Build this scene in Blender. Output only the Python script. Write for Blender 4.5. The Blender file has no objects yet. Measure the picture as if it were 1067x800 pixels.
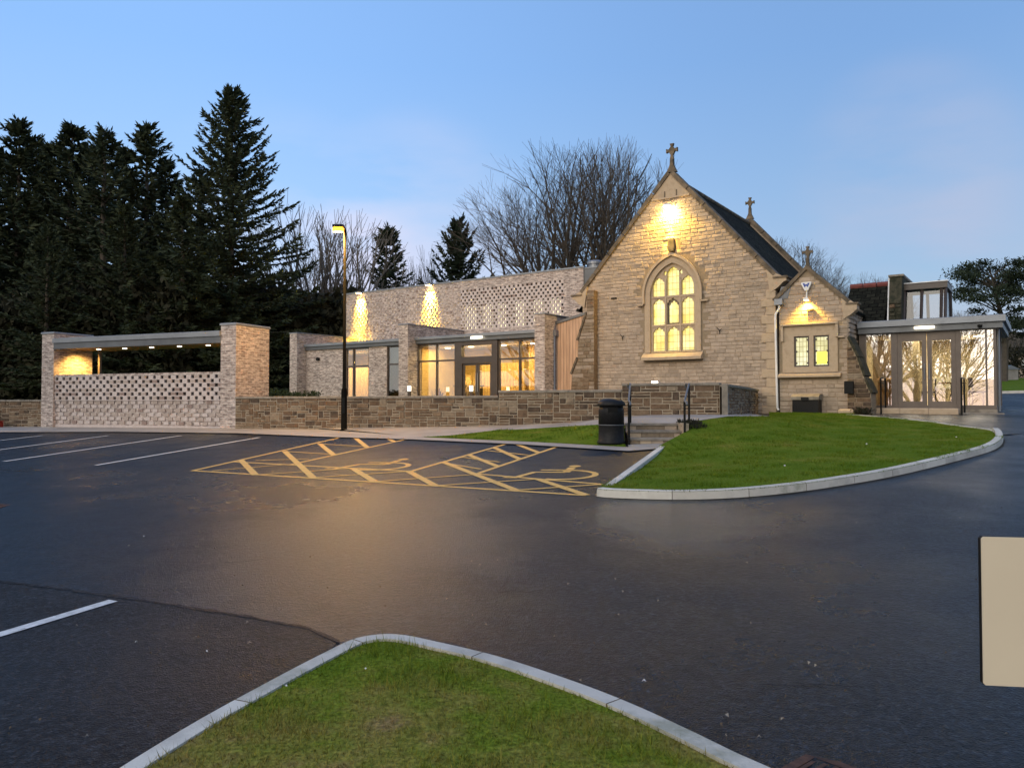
import bpy, math, random
import numpy as np
from mathutils import Vector, geometry
R = math.radians
EXPK = .125      # lamps are set for exposure 0, the dusk exposure is +3 stops
random.seed(7)
S = bpy.context.scene
COL = S.collection

# ------------------------------------------------------------------ camera model (pixel of the 1067x800 photo -> ray)
FPX = 802.0; TILT = math.atan(20 / FPX); CAMZ = 1.6
def ray(px, py):
    dx = (px - 533.5) / FPX; dy = (400 - py) / FPX
    den = math.cos(TILT) - dy * math.sin(TILT)
    return dx / den, (dy * math.cos(TILT) + math.sin(TILT)) / den
def atY(px, py, Y):
    x, z = ray(px, py); return Vector((x * Y, Y, CAMZ + z * Y))
GA, GB = .024, .040
def base(x, y):
    p = GA * x + GB * y
    if p > 3.6: p = 3.6 + 0.9 * math.tanh((p - 3.6) / 0.9)
    if p < -1.2: p = -1.2 + 0.8 * math.tanh((p + 1.2) / 0.8)
    return p
def gnd(px, py, dz=0.0):
    x, z = ray(px, py)
    Y = (CAMZ - dz) / (GA * x + GB - z)
    return (x * Y, Y)
class Frame:
    def __init__(s, ox, oy, rot):
        s.o = (ox, oy); s.r = rot; s.e = (math.cos(rot), math.sin(rot)); s.n = (-math.sin(rot), math.cos(rot))
    def w(s, u, v): return (s.o[0] + u * s.e[0] + v * s.n[0], s.o[1] + u * s.e[1] + v * s.n[1])
    def px(s, px, py, v=0.0):          # (u, z) where the ray of a photo pixel meets the vertical plane v = const
        x, z = ray(px, py)
        ox, oy = s.w(0, v)
        u = (x * oy - ox) / (s.e[0] - x * s.e[1])
        return u, CAMZ + z * (oy + u * s.e[1])
    def inv(s, x, y):
        dx, dy = x - s.o[0], y - s.o[1]
        return dx * s.e[0] + dy * s.e[1], dx * s.n[0] + dy * s.n[1]
W = Frame(0, 0, 0)
CH = Frame(5.81, 28.0, -R(34.8))
SH = Frame(-8.8, 24.5, -R(22.5))

# ------------------------------------------------------------------ materials
def newmat(name):
    m = bpy.data.materials.new(name); m.use_nodes = True
    nt = m.node_tree; b = nt.nodes['Principled BSDF']
    return m, nt, b
def N(nt, t, **k):
    n = nt.nodes.new(t)
    for a, v in k.items():
        if a.startswith('i_'): n.inputs[a[2:].replace('_', ' ')].default_value = v
        else: setattr(n, a, v)
    return n
def L(nt, a, b): nt.links.new(a, b)
def rgb(c): return (c[0], c[1], c[2], 1)
def ramp(nt, stops):
    r = nt.nodes.new('ShaderNodeValToRGB'); e = r.color_ramp.elements
    while len(e) < len(stops): e.new(.5)
    for i, (p, c) in enumerate(stops): e[i].position = p; e[i].color = rgb(c)
    return r
def noisemat(name, c1, c2, rough=.8, scale=6, bump=.3, bscale=40, detail=6, spec=.3, metal=0, stretch=None, c3=None, bdist=.01, rough2=None):
    m, nt, b = newmat(name)
    tc = N(nt, 'ShaderNodeTexCoord'); co = tc.outputs['Object']
    if stretch:
        mp = N(nt, 'ShaderNodeMapping'); mp.inputs['Scale'].default_value = stretch
        L(nt, co, mp.inputs[0]); co = mp.outputs[0]
    n = N(nt, 'ShaderNodeTexNoise', i_Scale=scale, i_Detail=detail, i_Roughness=.6); L(nt, co, n.inputs['Vector'])
    st = [(.32, c1), (.68, c2)] if c3 is None else [(.3, c1), (.5, c2), (.7, c3)]
    r = ramp(nt, st); L(nt, n.outputs[0], r.inputs[0]); L(nt, r.outputs[0], b.inputs['Base Color'])
    b.inputs['Roughness'].default_value = rough; b.inputs['Specular IOR Level'].default_value = spec
    b.inputs['Metallic'].default_value = metal
    if rough2 is not None:
        mr = N(nt, 'ShaderNodeMapRange'); mr.inputs[1].default_value = .35; mr.inputs[2].default_value = .65
        mr.inputs[3].default_value = rough; mr.inputs[4].default_value = rough2
        L(nt, n.outputs[0], mr.inputs[0]); L(nt, mr.outputs[0], b.inputs['Roughness'])
    if bump:
        n2 = N(nt, 'ShaderNodeTexNoise', i_Scale=bscale, i_Detail=4); L(nt, co, n2.inputs['Vector'])
        bp = N(nt, 'ShaderNodeBump', i_Strength=bump, i_Distance=bdist)
        L(nt, n2.outputs[0], bp.inputs['Height']); L(nt, bp.outputs[0], b.inputs['Normal'])
    return m
def brickmat(name, c1, c2, mortar, bw=.215, bh=.075, ms=.01, bump=.6, dirt=.5, rough=.85):
    m, nt, b = newmat(name)
    tc = N(nt, 'ShaderNodeTexCoord')
    br = N(nt, 'ShaderNodeTexBrick', i_Scale=1.0, i_Mortar_Size=ms, i_Mortar_Smooth=.2, i_Bias=0.0, i_Brick_Width=bw, i_Row_Height=bh)
    br.inputs['Color1'].default_value = rgb(c1); br.inputs['Color2'].default_value = rgb(c2); br.inputs['Mortar'].default_value = rgb(mortar)
    nz = N(nt, 'ShaderNodeTexNoise', i_Scale=60, i_Detail=2); L(nt, tc.outputs['UV'], nz.inputs['Vector'])
    L(nt, tc.outputs['UV'], br.inputs['Vector'])
    n = N(nt, 'ShaderNodeTexNoise', i_Scale=1.3, i_Detail=8, i_Roughness=.7); L(nt, tc.outputs['Object'], n.inputs['Vector'])
    r = ramp(nt, [(.3, (1 - dirt,) * 3), (.65, (1.08, 1.06, 1.04))]); L(nt, n.outputs[0], r.inputs[0])
    mx = N(nt, 'ShaderNodeMix', data_type='RGBA', blend_type='MULTIPLY'); mx.inputs[0].default_value = 1
    L(nt, br.outputs[0], mx.inputs[6]); L(nt, r.outputs[0], mx.inputs[7])
    # big brick-to-brick variation
    vo = N(nt, 'ShaderNodeTexNoise', i_Scale=9, i_Detail=3, i_Roughness=.8); 
    mp = N(nt, 'ShaderNodeMapping'); mp.inputs['Scale'].default_value = (.5, 1.5, 1); L(nt, tc.outputs['UV'], mp.inputs[0]); L(nt, mp.outputs[0], vo.inputs['Vector'])
    r2 = ramp(nt, [(.38, (.55, .52, .50)), (.60, (1.2, 1.17, 1.12))]); L(nt, vo.outputs[0], r2.inputs[0])
    mx2 = N(nt, 'ShaderNodeMix', data_type='RGBA', blend_type='MULTIPLY'); mx2.inputs[0].default_value = 1
    L(nt, mx.outputs[2], mx2.inputs[6]); L(nt, r2.outputs[0], mx2.inputs[7])
    L(nt, mx2.outputs[2], b.inputs['Base Color']); b.inputs['Roughness'].default_value = rough; b.inputs['Specular IOR Level'].default_value = .2
    sb = N(nt, 'ShaderNodeMath', operation='MULTIPLY_ADD'); sb.inputs[1].default_value = -1; L(nt, br.outputs['Fac'], sb.inputs[0])
    ml = N(nt, 'ShaderNodeMath', operation='MULTIPLY'); ml.inputs[1].default_value = .35; L(nt, nz.outputs[0], ml.inputs[0]); L(nt, ml.outputs[0], sb.inputs[2])
    bp = N(nt, 'ShaderNodeBump', i_Strength=bump, i_Distance=.012); L(nt, sb.outputs[0], bp.inputs['Height']); L(nt, bp.outputs[0], b.inputs['Normal'])
    return m
def emis(name, c, s, c2=None, scale=3):
    m, nt, b = newmat(name)
    b.inputs['Base Color'].default_value = rgb([min(1, x) * .6 for x in c]); b.inputs['Emission Color'].default_value = rgb(c); b.inputs['Emission Strength'].default_value = s*EXPK
    if c2:
        tc = N(nt, 'ShaderNodeTexCoord'); n = N(nt, 'ShaderNodeTexNoise', i_Scale=scale, i_Detail=2); L(nt, tc.outputs['Object'], n.inputs['Vector'])
        r = ramp(nt, [(.35, c), (.65, c2)]); L(nt, n.outputs[0], r.inputs[0]); L(nt, r.outputs[0], b.inputs['Emission Color'])
    return m
def glassmat(name, refl=.1, tint=(1, 1, 1), rough=.0, wav=.0):
    m, nt, b = newmat(name); nt.nodes.remove(b)
    out = nt.nodes['Material Output']
    tr = N(nt, 'ShaderNodeBsdfTransparent'); tr.inputs[0].default_value = rgb(tint)
    gl = N(nt, 'ShaderNodeBsdfGlossy'); gl.inputs['Roughness'].default_value = rough
    if wav:
        tc = N(nt, 'ShaderNodeTexCoord'); n = N(nt, 'ShaderNodeTexNoise', i_Scale=.9, i_Detail=1); L(nt, tc.outputs['Object'], n.inputs['Vector'])
        bp = N(nt, 'ShaderNodeBump', i_Strength=1, i_Distance=wav); L(nt, n.outputs[0], bp.inputs['Height']); L(nt, bp.outputs[0], gl.inputs['Normal'])
    ge = N(nt, 'ShaderNodeNewGeometry'); dt = N(nt, 'ShaderNodeVectorMath', operation='DOT_PRODUCT'); L(nt, ge.outputs['Normal'], dt.inputs[0]); L(nt, ge.outputs['Incoming'], dt.inputs[1])
    ab = N(nt, 'ShaderNodeMath', operation='ABSOLUTE'); L(nt, dt.outputs['Value'], ab.inputs[0]); on = N(nt, 'ShaderNodeMath', operation='SUBTRACT'); on.inputs[0].default_value = 1; L(nt, ab.outputs[0], on.inputs[1])
    p5 = N(nt, 'ShaderNodeMath', operation='POWER'); p5.inputs[1].default_value = 5; L(nt, on.outputs[0], p5.inputs[0])
    fr = N(nt, 'ShaderNodeMath', operation='MULTIPLY_ADD'); fr.inputs[1].default_value = .6; fr.inputs[2].default_value = .025; L(nt, p5.outputs[0], fr.inputs[0])
    ad = N(nt, 'ShaderNodeMath', operation='MULTIPLY_ADD', use_clamp=True); ad.inputs[1].default_value = 1.6; ad.inputs[2].default_value = refl
    L(nt, fr.outputs[0], ad.inputs[0])
    mx = N(nt, 'ShaderNodeMixShader'); L(nt, ad.outputs[0], mx.inputs[0]); L(nt, tr.outputs[0], mx.inputs[1]); L(nt, gl.outputs[0], mx.inputs[2])
    L(nt, mx.outputs[0], out.inputs['Surface'])
    return m

M = {}
# sandstone tones
for i, (a, c) in enumerate([((.35, .28, .215), (.44, .355, .28)), ((.32, .255, .195), (.41, .33, .26)), ((.39, .31, .24), (.47, .38, .30)), ((.28, .225, .175), (.37, .30, .235))]):
    M['st%d' % i] = noisemat('sandstone_%d' % i, a, c, .9, 7, .6, 35, bdist=.012)
STONE = [M['st%d' % i] for i in range(4)]
M['mortar'] = noisemat('lime_mortar', (.24, .19, .13), (.32, .25, .175), .95, 12, .4)
M['ashlar'] = noisemat('dressed_sandstone', (.38, .29, .20), (.47, .37, .265), .85, 5, .35, 60, c3=(.42, .32, .215))
M['ashlar_dark'] = noisemat('weathered_sandstone', (.07, .06, .045), (.22, .17, .12), .9, 4, .5, 30)
for i, (a, c) in enumerate([((.11, .07, .043), (.19, .125, .078)), ((.145, .10, .063), (.235, .168, .11)), ((.06, .042, .030), (.12, .082, .055)), ((.19, .145, .10), (.28, .22, .155))]):
    M['rb%d' % i] = noisemat('rubble_stone_%d' % i, a, c, .85, 10, .9, 30, bdist=.02)
RUB = [M['rb%d' % i] for i in range(4)]
M['rmortar'] = noisemat('pale_mortar', (.27, .22, .16), (.42, .355, .27), .95, 7, .3)
M['coping'] = noisemat('stone_coping', (.16, .14, .115), (.30, .265, .22), .85, 5, .4, 40)
BR = dict(c1=(.63, .545, .52), c2=(.31, .25, .24), mortar=(.55, .53, .52))
M['brick'] = brickmat('buff_pink_brick', ms=.012, dirt=.25, **BR)
M['brickA'] = noisemat('brick_pale', (.47, .405, .38), (.59, .515, .49), .85, 12, .3)
M['brickB'] = noisemat('brick_mid', (.36, .29, .255), (.46, .385, .345), .85, 12, .3)
M['brickC'] = noisemat('brick_dark', (.24, .175, .155), (.33, .25, .22), .85, 12, .3)
BRK = [M['brickA'], M['brickB'], M['brickC']]
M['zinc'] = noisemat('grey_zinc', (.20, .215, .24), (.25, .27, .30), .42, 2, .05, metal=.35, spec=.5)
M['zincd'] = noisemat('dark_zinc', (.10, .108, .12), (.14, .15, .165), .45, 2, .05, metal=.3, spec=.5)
M['frame'] = noisemat('bronze_frame', (.055, .042, .036), (.075, .058, .05), .4, 3, 0, spec=.5)
M['framel'] = noisemat('brown_frame', (.11, .085, .07), (.14, .11, .09), .5, 3, 0, spec=.5)
M['black'] = noisemat('black_paint', (.006, .006, .006), (.012, .012, .012), .5, 20, .05, spec=.15)
M['pole'] = noisemat('matt_black_paint', (.004, .004, .004), (.008, .008, .008), .85, 20, 0, spec=.03)
M['blackm'] = noisemat('black_plastic', (.008, .008, .009), (.015, .015, .016), .5, 20, .15, 90, spec=.2)
M['hollow_shade'] = noisemat('painted_shade', (.004, .004, .004), (.008, .008, .008), .9, 4, 0)  # near-black colour standing in for the shade inside holes and hollows
M['white'] = noisemat('white_paint', (.68, .68, .68), (.8, .8, .8), .5, 5, 0)
M['cream'] = noisemat('cream_board', (.66, .56, .42), (.70, .60, .45), .55, 1.5, .03)
M['plaster'] = noisemat('cream_plaster', (.78, .70, .52), (.85, .77, .60), .9, 2, 0)
M['soffit'] = noisemat('timber_soffit', (.20, .12, .07), (.30, .19, .11), .6, 5, .1, stretch=(1, 12, 1))
M['oak'] = noisemat('oak', (.42, .24, .10), (.58, .36, .17), .55, 5, .1, stretch=(1, 10, 1))
M['curtain'] = noisemat('gold_curtain', (.62, .42, .16), (.78, .56, .24), .85, 8, .2)
M['gold'] = noisemat('ochre_wall', (.50, .34, .10), (.62, .44, .16), .8, 2, 0)
M['floor'] = noisemat('floor_tile', (.30, .26, .2), (.36, .31, .25), .4, 3, 0)
M['bulb'] = emis('warm_bulb', (1, .62, .20), 60)
M['bulbw'] = emis('white_bulb', (1, .86, .62), 14)
M['bulbs'] = emis('soft_bulb', (1, .86, .62), 5)
M['terra'] = noisemat('terracotta', (.16, .05, .045), (.24, .075, .062), .8, 8, .4)
M['moss'] = noisemat('mossy_stone', (.02, .024, .014), (.075, .066, .045), .95, 7, .8, 40)
M['kerb'] = noisemat('concrete_kerb', (.48, .455, .40), (.66, .63, .56), .8, 3, .4, 90, c3=(.58, .55, .49))
M['kerb2'] = noisemat('concrete_kerb_grey', (.40, .38, .335), (.58, .55, .49), .85, 2.2, .5, 70, c3=(.50, .475, .42))
M['kerb3'] = noisemat('concrete_kerb_mossy', (.28, .28, .21), (.56, .53, .47), .85, 3.5, .5, 70, c3=(.47, .45, .39))
M['slab'] = noisemat('concrete_paving', (.26, .24, .22), (.38, .355, .33), .6, 1.2, .3, 60, rough2=.85)
M['paintw'] = noisemat('white_line_paint', (.52, .52, .51), (.78, .78, .77), .6, 18, .5, 120)
M['painty'] = noisemat('yellow_line_paint', (.62, .36, .09), (.92, .56, .16), .6, 14, .5, 120)
M['rust'] = noisemat('rusty_iron', (.045, .022, .015), (.12, .055, .032), .7, 25, .5)
M['bark'] = noisemat('bark', (.055, .045, .036), (.105, .085, .067), .9, 4, .5)
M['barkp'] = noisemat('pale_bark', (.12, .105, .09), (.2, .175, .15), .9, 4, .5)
M['barkm'] = noisemat('mid_bark', (.06, .05, .04), (.10, .085, .07), .9, 4, .5)
def worn(m):
    nt = m.node_tree; b = nt.nodes['Principled BSDF']; src = b.inputs['Base Color'].links[0].from_socket
    tc = N(nt, 'ShaderNodeTexCoord'); n = N(nt, 'ShaderNodeTexNoise', i_Scale=14, i_Detail=10, i_Roughness=.8); L(nt, tc.outputs['Object'], n.inputs['Vector'])
    r = ramp(nt, [(.57, (0, 0, 0)), (.66, (.85, .85, .85))]); L(nt, n.outputs[0], r.inputs[0])
    mx = N(nt, 'ShaderNodeMix', data_type='RGBA'); mx.inputs[7].default_value = rgb((.05, .05, .05)); L(nt, r.outputs[0], mx.inputs[0]); L(nt, src, mx.inputs[6]); L(nt, mx.outputs[2], b.inputs['Base Color'])
worn(M['paintw']); worn(M['painty'])
def leafmat(name, c1, c2):
    m = noisemat(name, c1, c2, .75, 1.1, 0, spec=.15)
    return m
M['needle'] = leafmat('spruce_needles', (.026, .040, .024), (.066, .078, .040))
M['needle2'] = leafmat('pine_needles', (.016, .026, .016), (.035, .048, .026))
M['leaf'] = leafmat('hedge_leaves', (.03, .045, .018), (.06, .075, .03))
M['brush'] = leafmat('brush_leaves', (.014, .018, .011), (.042, .038, .022))

def slate():
    m = brickmat('roof_slate', (.040, .042, .034), (.018, .020, .017), (.006, .006, .006), .3, .2, .012, .9, .5, .9); m.node_tree.nodes['Principled BSDF'].inputs['Specular IOR Level'].default_value = .04
    return m
M['slate'] = slate()
M['timber'] = None
def timber():
    m, nt, b = newmat('vertical_larch_boards')
    tc = N(nt, 'ShaderNodeTexCoord')
    br = N(nt, 'ShaderNodeTexBrick', i_Scale=1.0, i_Mortar_Size=.006, i_Brick_Width=.14, i_Row_Height=6.0, offset=0.0)
    br.inputs['Color1'].default_value = rgb((.60, .40, .27)); br.inputs['Color2'].default_value = rgb((.53, .345, .225)); br.inputs['Mortar'].default_value = rgb((.10, .055, .03))
    L(nt, tc.outputs['UV'], br.inputs['Vector'])
    mp = N(nt, 'ShaderNodeMapping'); mp.inputs['Scale'].default_value = (14, 14, .8); L(nt, tc.outputs['Object'], mp.inputs[0])
    n = N(nt, 'ShaderNodeTexNoise', i_Scale=1.6, i_Detail=6); L(nt, mp.outputs[0], n.inputs['Vector'])
    r = ramp(nt, [(.3, (.72, .68, .66)), (.7, (1.1, 1.1, 1.1))]); L(nt, n.outputs[0], r.inputs[0])
    mx = N(nt, 'ShaderNodeMix', data_type='RGBA', blend_type='MULTIPLY'); mx.inputs[0].default_value = 1
    L(nt, br.outputs[0], mx.inputs[6]); L(nt, r.outputs[0], mx.inputs[7]); L(nt, mx.outputs[2], b.inputs['Base Color'])
    b.inputs['Roughness'].default_value = .7
    bp = N(nt, 'ShaderNodeBump', i_Strength=.6, i_Distance=.01); bp.invert = True
    L(nt, br.outputs['Fac'], bp.inputs['Height']); L(nt, bp.outputs[0], b.inputs['Normal'])
    return m
M['timber'] = timber()
def asphalt(name, c1, c2, r1, r2, seedoff=0, wet=()):
    m, nt, b = newmat(name)
    tc = N(nt, 'ShaderNodeTexCoord'); co = tc.outputs['Object']
    wn_ = N(nt, 'ShaderNodeTexNoise', i_Scale=1.1, i_Detail=6, i_Roughness=.65); L(nt, co, wn_.inputs['Vector'])
    big = N(nt, 'ShaderNodeTexNoise', i_Scale=.33, i_Detail=7, i_Roughness=.62); 
    mp = N(nt, 'ShaderNodeMapping'); mp.inputs['Location'].default_value = (seedoff, 3, 0); L(nt, co, mp.inputs[0]); L(nt, mp.outputs[0], big.inputs['Vector'])
    fine = N(nt, 'ShaderNodeTexVoronoi', i_Scale=110); L(nt, co, fine.inputs['Vector'])
    fin2 = N(nt, 'ShaderNodeTexNoise', i_Scale=55, i_Detail=5, i_Roughness=.75); L(nt, co, fin2.inputs['Vector'])
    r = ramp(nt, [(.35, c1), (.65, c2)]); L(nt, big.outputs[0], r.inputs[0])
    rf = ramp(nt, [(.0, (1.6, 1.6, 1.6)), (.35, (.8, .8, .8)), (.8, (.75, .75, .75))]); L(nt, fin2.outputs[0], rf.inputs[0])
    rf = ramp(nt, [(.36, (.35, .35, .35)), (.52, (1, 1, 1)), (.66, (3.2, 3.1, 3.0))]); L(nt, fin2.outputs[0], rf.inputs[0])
    mx = N(nt, 'ShaderNodeMix', data_type='RGBA', blend_type='MULTIPLY'); mx.inputs[0].default_value = 1
    L(nt, r.outputs[0], mx.inputs[6]); L(nt, rf.outputs[0], mx.inputs[7])
    cg = N(nt, 'ShaderNodeTexNoise', i_Scale=24, i_Detail=3, i_Roughness=.8); L(nt, co, cg.inputs['Vector'])
    rg = ramp(nt, [(.38, (.30, .30, .30)), (.50, (1, 1, 1)), (.60, (3.0, 2.9, 2.8))]); L(nt, cg.outputs[0], rg.inputs[0])
    mg = N(nt, 'ShaderNodeMix', data_type='RGBA', blend_type='MULTIPLY'); mg.inputs[0].default_value = 1
    L(nt, mx.outputs[2], mg.inputs[6]); L(nt, rg.outputs[0], mg.inputs[7]); mx = mg
    # pale scuffs and leaf-stains
    sc = N(nt, 'ShaderNodeTexNoise', i_Scale=2.6, i_Detail=9, i_Roughness=.75); L(nt, co, sc.inputs['Vector'])
    rs = ramp(nt, [(.66, (0, 0, 0)), (.78, (.35, .35, .35))]); L(nt, sc.outputs[0], rs.inputs[0])
    mx2 = N(nt, 'ShaderNodeMix', data_type='RGBA'); mx2.inputs[7].default_value = rgb((.09, .085, .075))
    L(nt, rs.outputs[0], mx2.inputs[0]); L(nt, mx.outputs[2], mx2.inputs[6]); L(nt, mx2.outputs[2], b.inputs['Base Color'])
    mr = N(nt, 'ShaderNodeMapRange'); mr.inputs[1].default_value = .38; mr.inputs[2].default_value = .62; mr.inputs[3].default_value = r1; mr.inputs[4].default_value = r2
    L(nt, big.outputs[0], mr.inputs[0]); rsock = mr.outputs[0]; ssock = None
    for (cx, cy), rx, ry, rr0 in wet:      # damp hollows that dry out raggedly at their edges
        mpw = N(nt, 'ShaderNodeMapping'); mpw.vector_type = 'TEXTURE'; mpw.inputs['Location'].default_value = (cx, cy, 0); mpw.inputs['Scale'].default_value = (rx, ry, 1e4); L(nt, co, mpw.inputs[0])
        ln = N(nt, 'ShaderNodeVectorMath', operation='LENGTH'); L(nt, mpw.outputs[0], ln.inputs[0])
        na = N(nt, 'ShaderNodeMath', operation='MULTIPLY_ADD'); na.inputs[1].default_value = 1.6; L(nt, wn_.outputs[0], na.inputs[0]); L(nt, ln.outputs['Value'], na.inputs[2])
        mw = N(nt, 'ShaderNodeMapRange', interpolation_type='SMOOTHSTEP'); mw.inputs[1].default_value = 1.25; mw.inputs[2].default_value = 1.95; mw.inputs[3].default_value = 0; mw.inputs[4].default_value = 1; L(nt, na.outputs[0], mw.inputs[0])
        mxr = N(nt, 'ShaderNodeMix', data_type='FLOAT'); mxr.inputs[2].default_value = rr0; L(nt, mw.outputs[0], mxr.inputs[0]); L(nt, rsock, mxr.inputs[3]); rsock = mxr.outputs[0]
        mxs = N(nt, 'ShaderNodeMix', data_type='FLOAT'); mxs.inputs[2].default_value = .42; mxs.inputs[3].default_value = .17; L(nt, mw.outputs[0], mxs.inputs[0])
        if ssock: L(nt, ssock, mxs.inputs[3])
        ssock = mxs.outputs[0]
    L(nt, rsock, b.inputs['Roughness'])
    b.inputs['Specular IOR Level'].default_value = .17
    if ssock: L(nt, ssock, b.inputs['Specular IOR Level'])
    ad0 = N(nt, 'ShaderNodeMath', operation='ADD'); L(nt, fine.outputs['Distance'], ad0.inputs[0]); L(nt, fin2.outputs[0], ad0.inputs[1])
    ad = N(nt, 'ShaderNodeMath', operation='MULTIPLY_ADD'); ad.inputs[1].default_value = 2.2; L(nt, cg.outputs[0], ad.inputs[0]); L(nt, ad0.outputs[0], ad.inputs[2])
    bp = N(nt, 'ShaderNodeBump', i_Strength=.8, i_Distance=.0045); L(nt, ad.outputs[0], bp.inputs['Height']); L(nt, bp.outputs[0], b.inputs['Normal'])
    return m
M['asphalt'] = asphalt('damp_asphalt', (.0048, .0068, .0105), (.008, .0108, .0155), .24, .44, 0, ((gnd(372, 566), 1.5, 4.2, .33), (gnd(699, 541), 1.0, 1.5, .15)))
M['asphalt2'] = asphalt('old_asphalt', (.0055, .0068, .0088), (.009, .0105, .0128), .42, .62, 9)
def lawnmat():
    m, nt, b = newmat('mown_grass')
    tc = N(nt, 'ShaderNodeTexCoord'); co = tc.outputs['Object']
    n = N(nt, 'ShaderNodeTexNoise', i_Scale=1.1, i_Detail=6, i_Roughness=.7); L(nt, co, n.inputs['Vector'])
    r = ramp(nt, [(.27, (.085, .155, .010)), (.43, (.16, .21, .022)), (.55, (.25, .225, .05)), (.65, (.29, .20, .085))])
    L(nt, n.outputs[0], r.inputs[0])
    n2 = N(nt, 'ShaderNodeTexNoise', i_Scale=45, i_Detail=4); L(nt, co, n2.inputs['Vector'])
    r2 = ramp(nt, [(.3, (.5, .5, .5)), (.7, (1.25, 1.25, 1.25))]); L(nt, n2.outputs[0], r2.inputs[0])
    mx = N(nt, 'ShaderNodeMix', data_type='RGBA', blend_type='MULTIPLY'); mx.inputs[0].default_value = 1
    L(nt, r.outputs[0], mx.inputs[6]); L(nt, r2.outputs[0], mx.inputs[7]); L(nt, mx.outputs[2], b.inputs['Base Color'])
    b.inputs['Roughness'].default_value = .9; b.inputs['Specular IOR Level'].default_value = .03
    bp = N(nt, 'ShaderNodeBump', i_Strength=.6, i_Distance=.03); L(nt, n2.outputs[0], bp.inputs['Height']); L(nt, bp.outputs[0], b.inputs['Normal'])
    return m
M['lawn'] = lawnmat()
M['lawn2'] = lawnmat(); M['lawn2'].name = 'lawn_green'
_e = [n for n in M['lawn2'].node_tree.nodes if n.type == 'VALTORGB'][0].color_ramp.elements
_e[0].position, _e[1].position, _e[2].position, _e[3].position = .26, .44, .60, .74
for i, c in enumerate([(.072, .135, .009), (.10, .165, .013), (.14, .185, .020), (.21, .195, .04)]): _e[i].color = rgb(c)

# stained / leaded glass lit from inside
def leaded(name, ca, cb, s, cell=.16):
    m, nt, b = newmat(name)
    tc = N(nt, 'ShaderNodeTexCoord')
    br = N(nt, 'ShaderNodeTexBrick', i_Scale=1.0, i_Mortar_Size=.009, i_Mortar_Smooth=.1, i_Brick_Width=cell, i_Row_Height=cell * 1.5, offset=0.0)
    br.inputs['Color1'].default_value = rgb((1, 1, 1)); br.inputs['Color2'].default_value = rgb((.78, .78, .78)); br.inputs['Mortar'].default_value = rgb((.28, .24, .12))
    L(nt, tc.outputs['UV'], br.inputs['Vector'])
    n = N(nt, 'ShaderNodeTexNoise', i_Scale=2.2, i_Detail=3); L(nt, tc.outputs['Object'], n.inputs['Vector'])
    r = ramp(nt, [(.35, ca), (.65, cb)]); L(nt, n.outputs[0], r.inputs[0])
    mx = N(nt, 'ShaderNodeMix', data_type='RGBA', blend_type='MULTIPLY'); mx.inputs[0].default_value = 1
    L(nt, br.outputs[0], mx.inputs[6]); L(nt, r.outputs[0], mx.inputs[7])
    L(nt, mx.outputs[2], b.inputs['Emission Color']); b.inputs['Emission Strength'].default_value = s*EXPK*.45
    b.inputs['Base Color'].default_value = rgb((.2, .18, .1)); b.inputs['Roughness'].default_value = .2
    return m
M['leaded'] = leaded('lit_leaded_glass', (.85, .66, .13), (1.0, .90, .42), 2.9)
M['leaded2'] = leaded('lit_porch_glass', (.70, .66, .30), (.95, .92, .62), 2.3, .11)
M['yglass'] = emis('yellow_glass', (.85, .78, .07), 1.9)
M['strip'] = emis('lit_clerestory', (1, .88, .58), 1.5, (.55, .5, .35), 2)
M['glass'] = glassmat('clear_glazing', .16, (.80, .82, .78), 0, .0012)
M['glassr'] = glassmat('coated_glazing', .46, (.86, .86, .82), 0, .0012)
M['lantern_glass'] = glassmat('lantern_glazing', .06, (.45, .5, .55), .08, 0)

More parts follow.
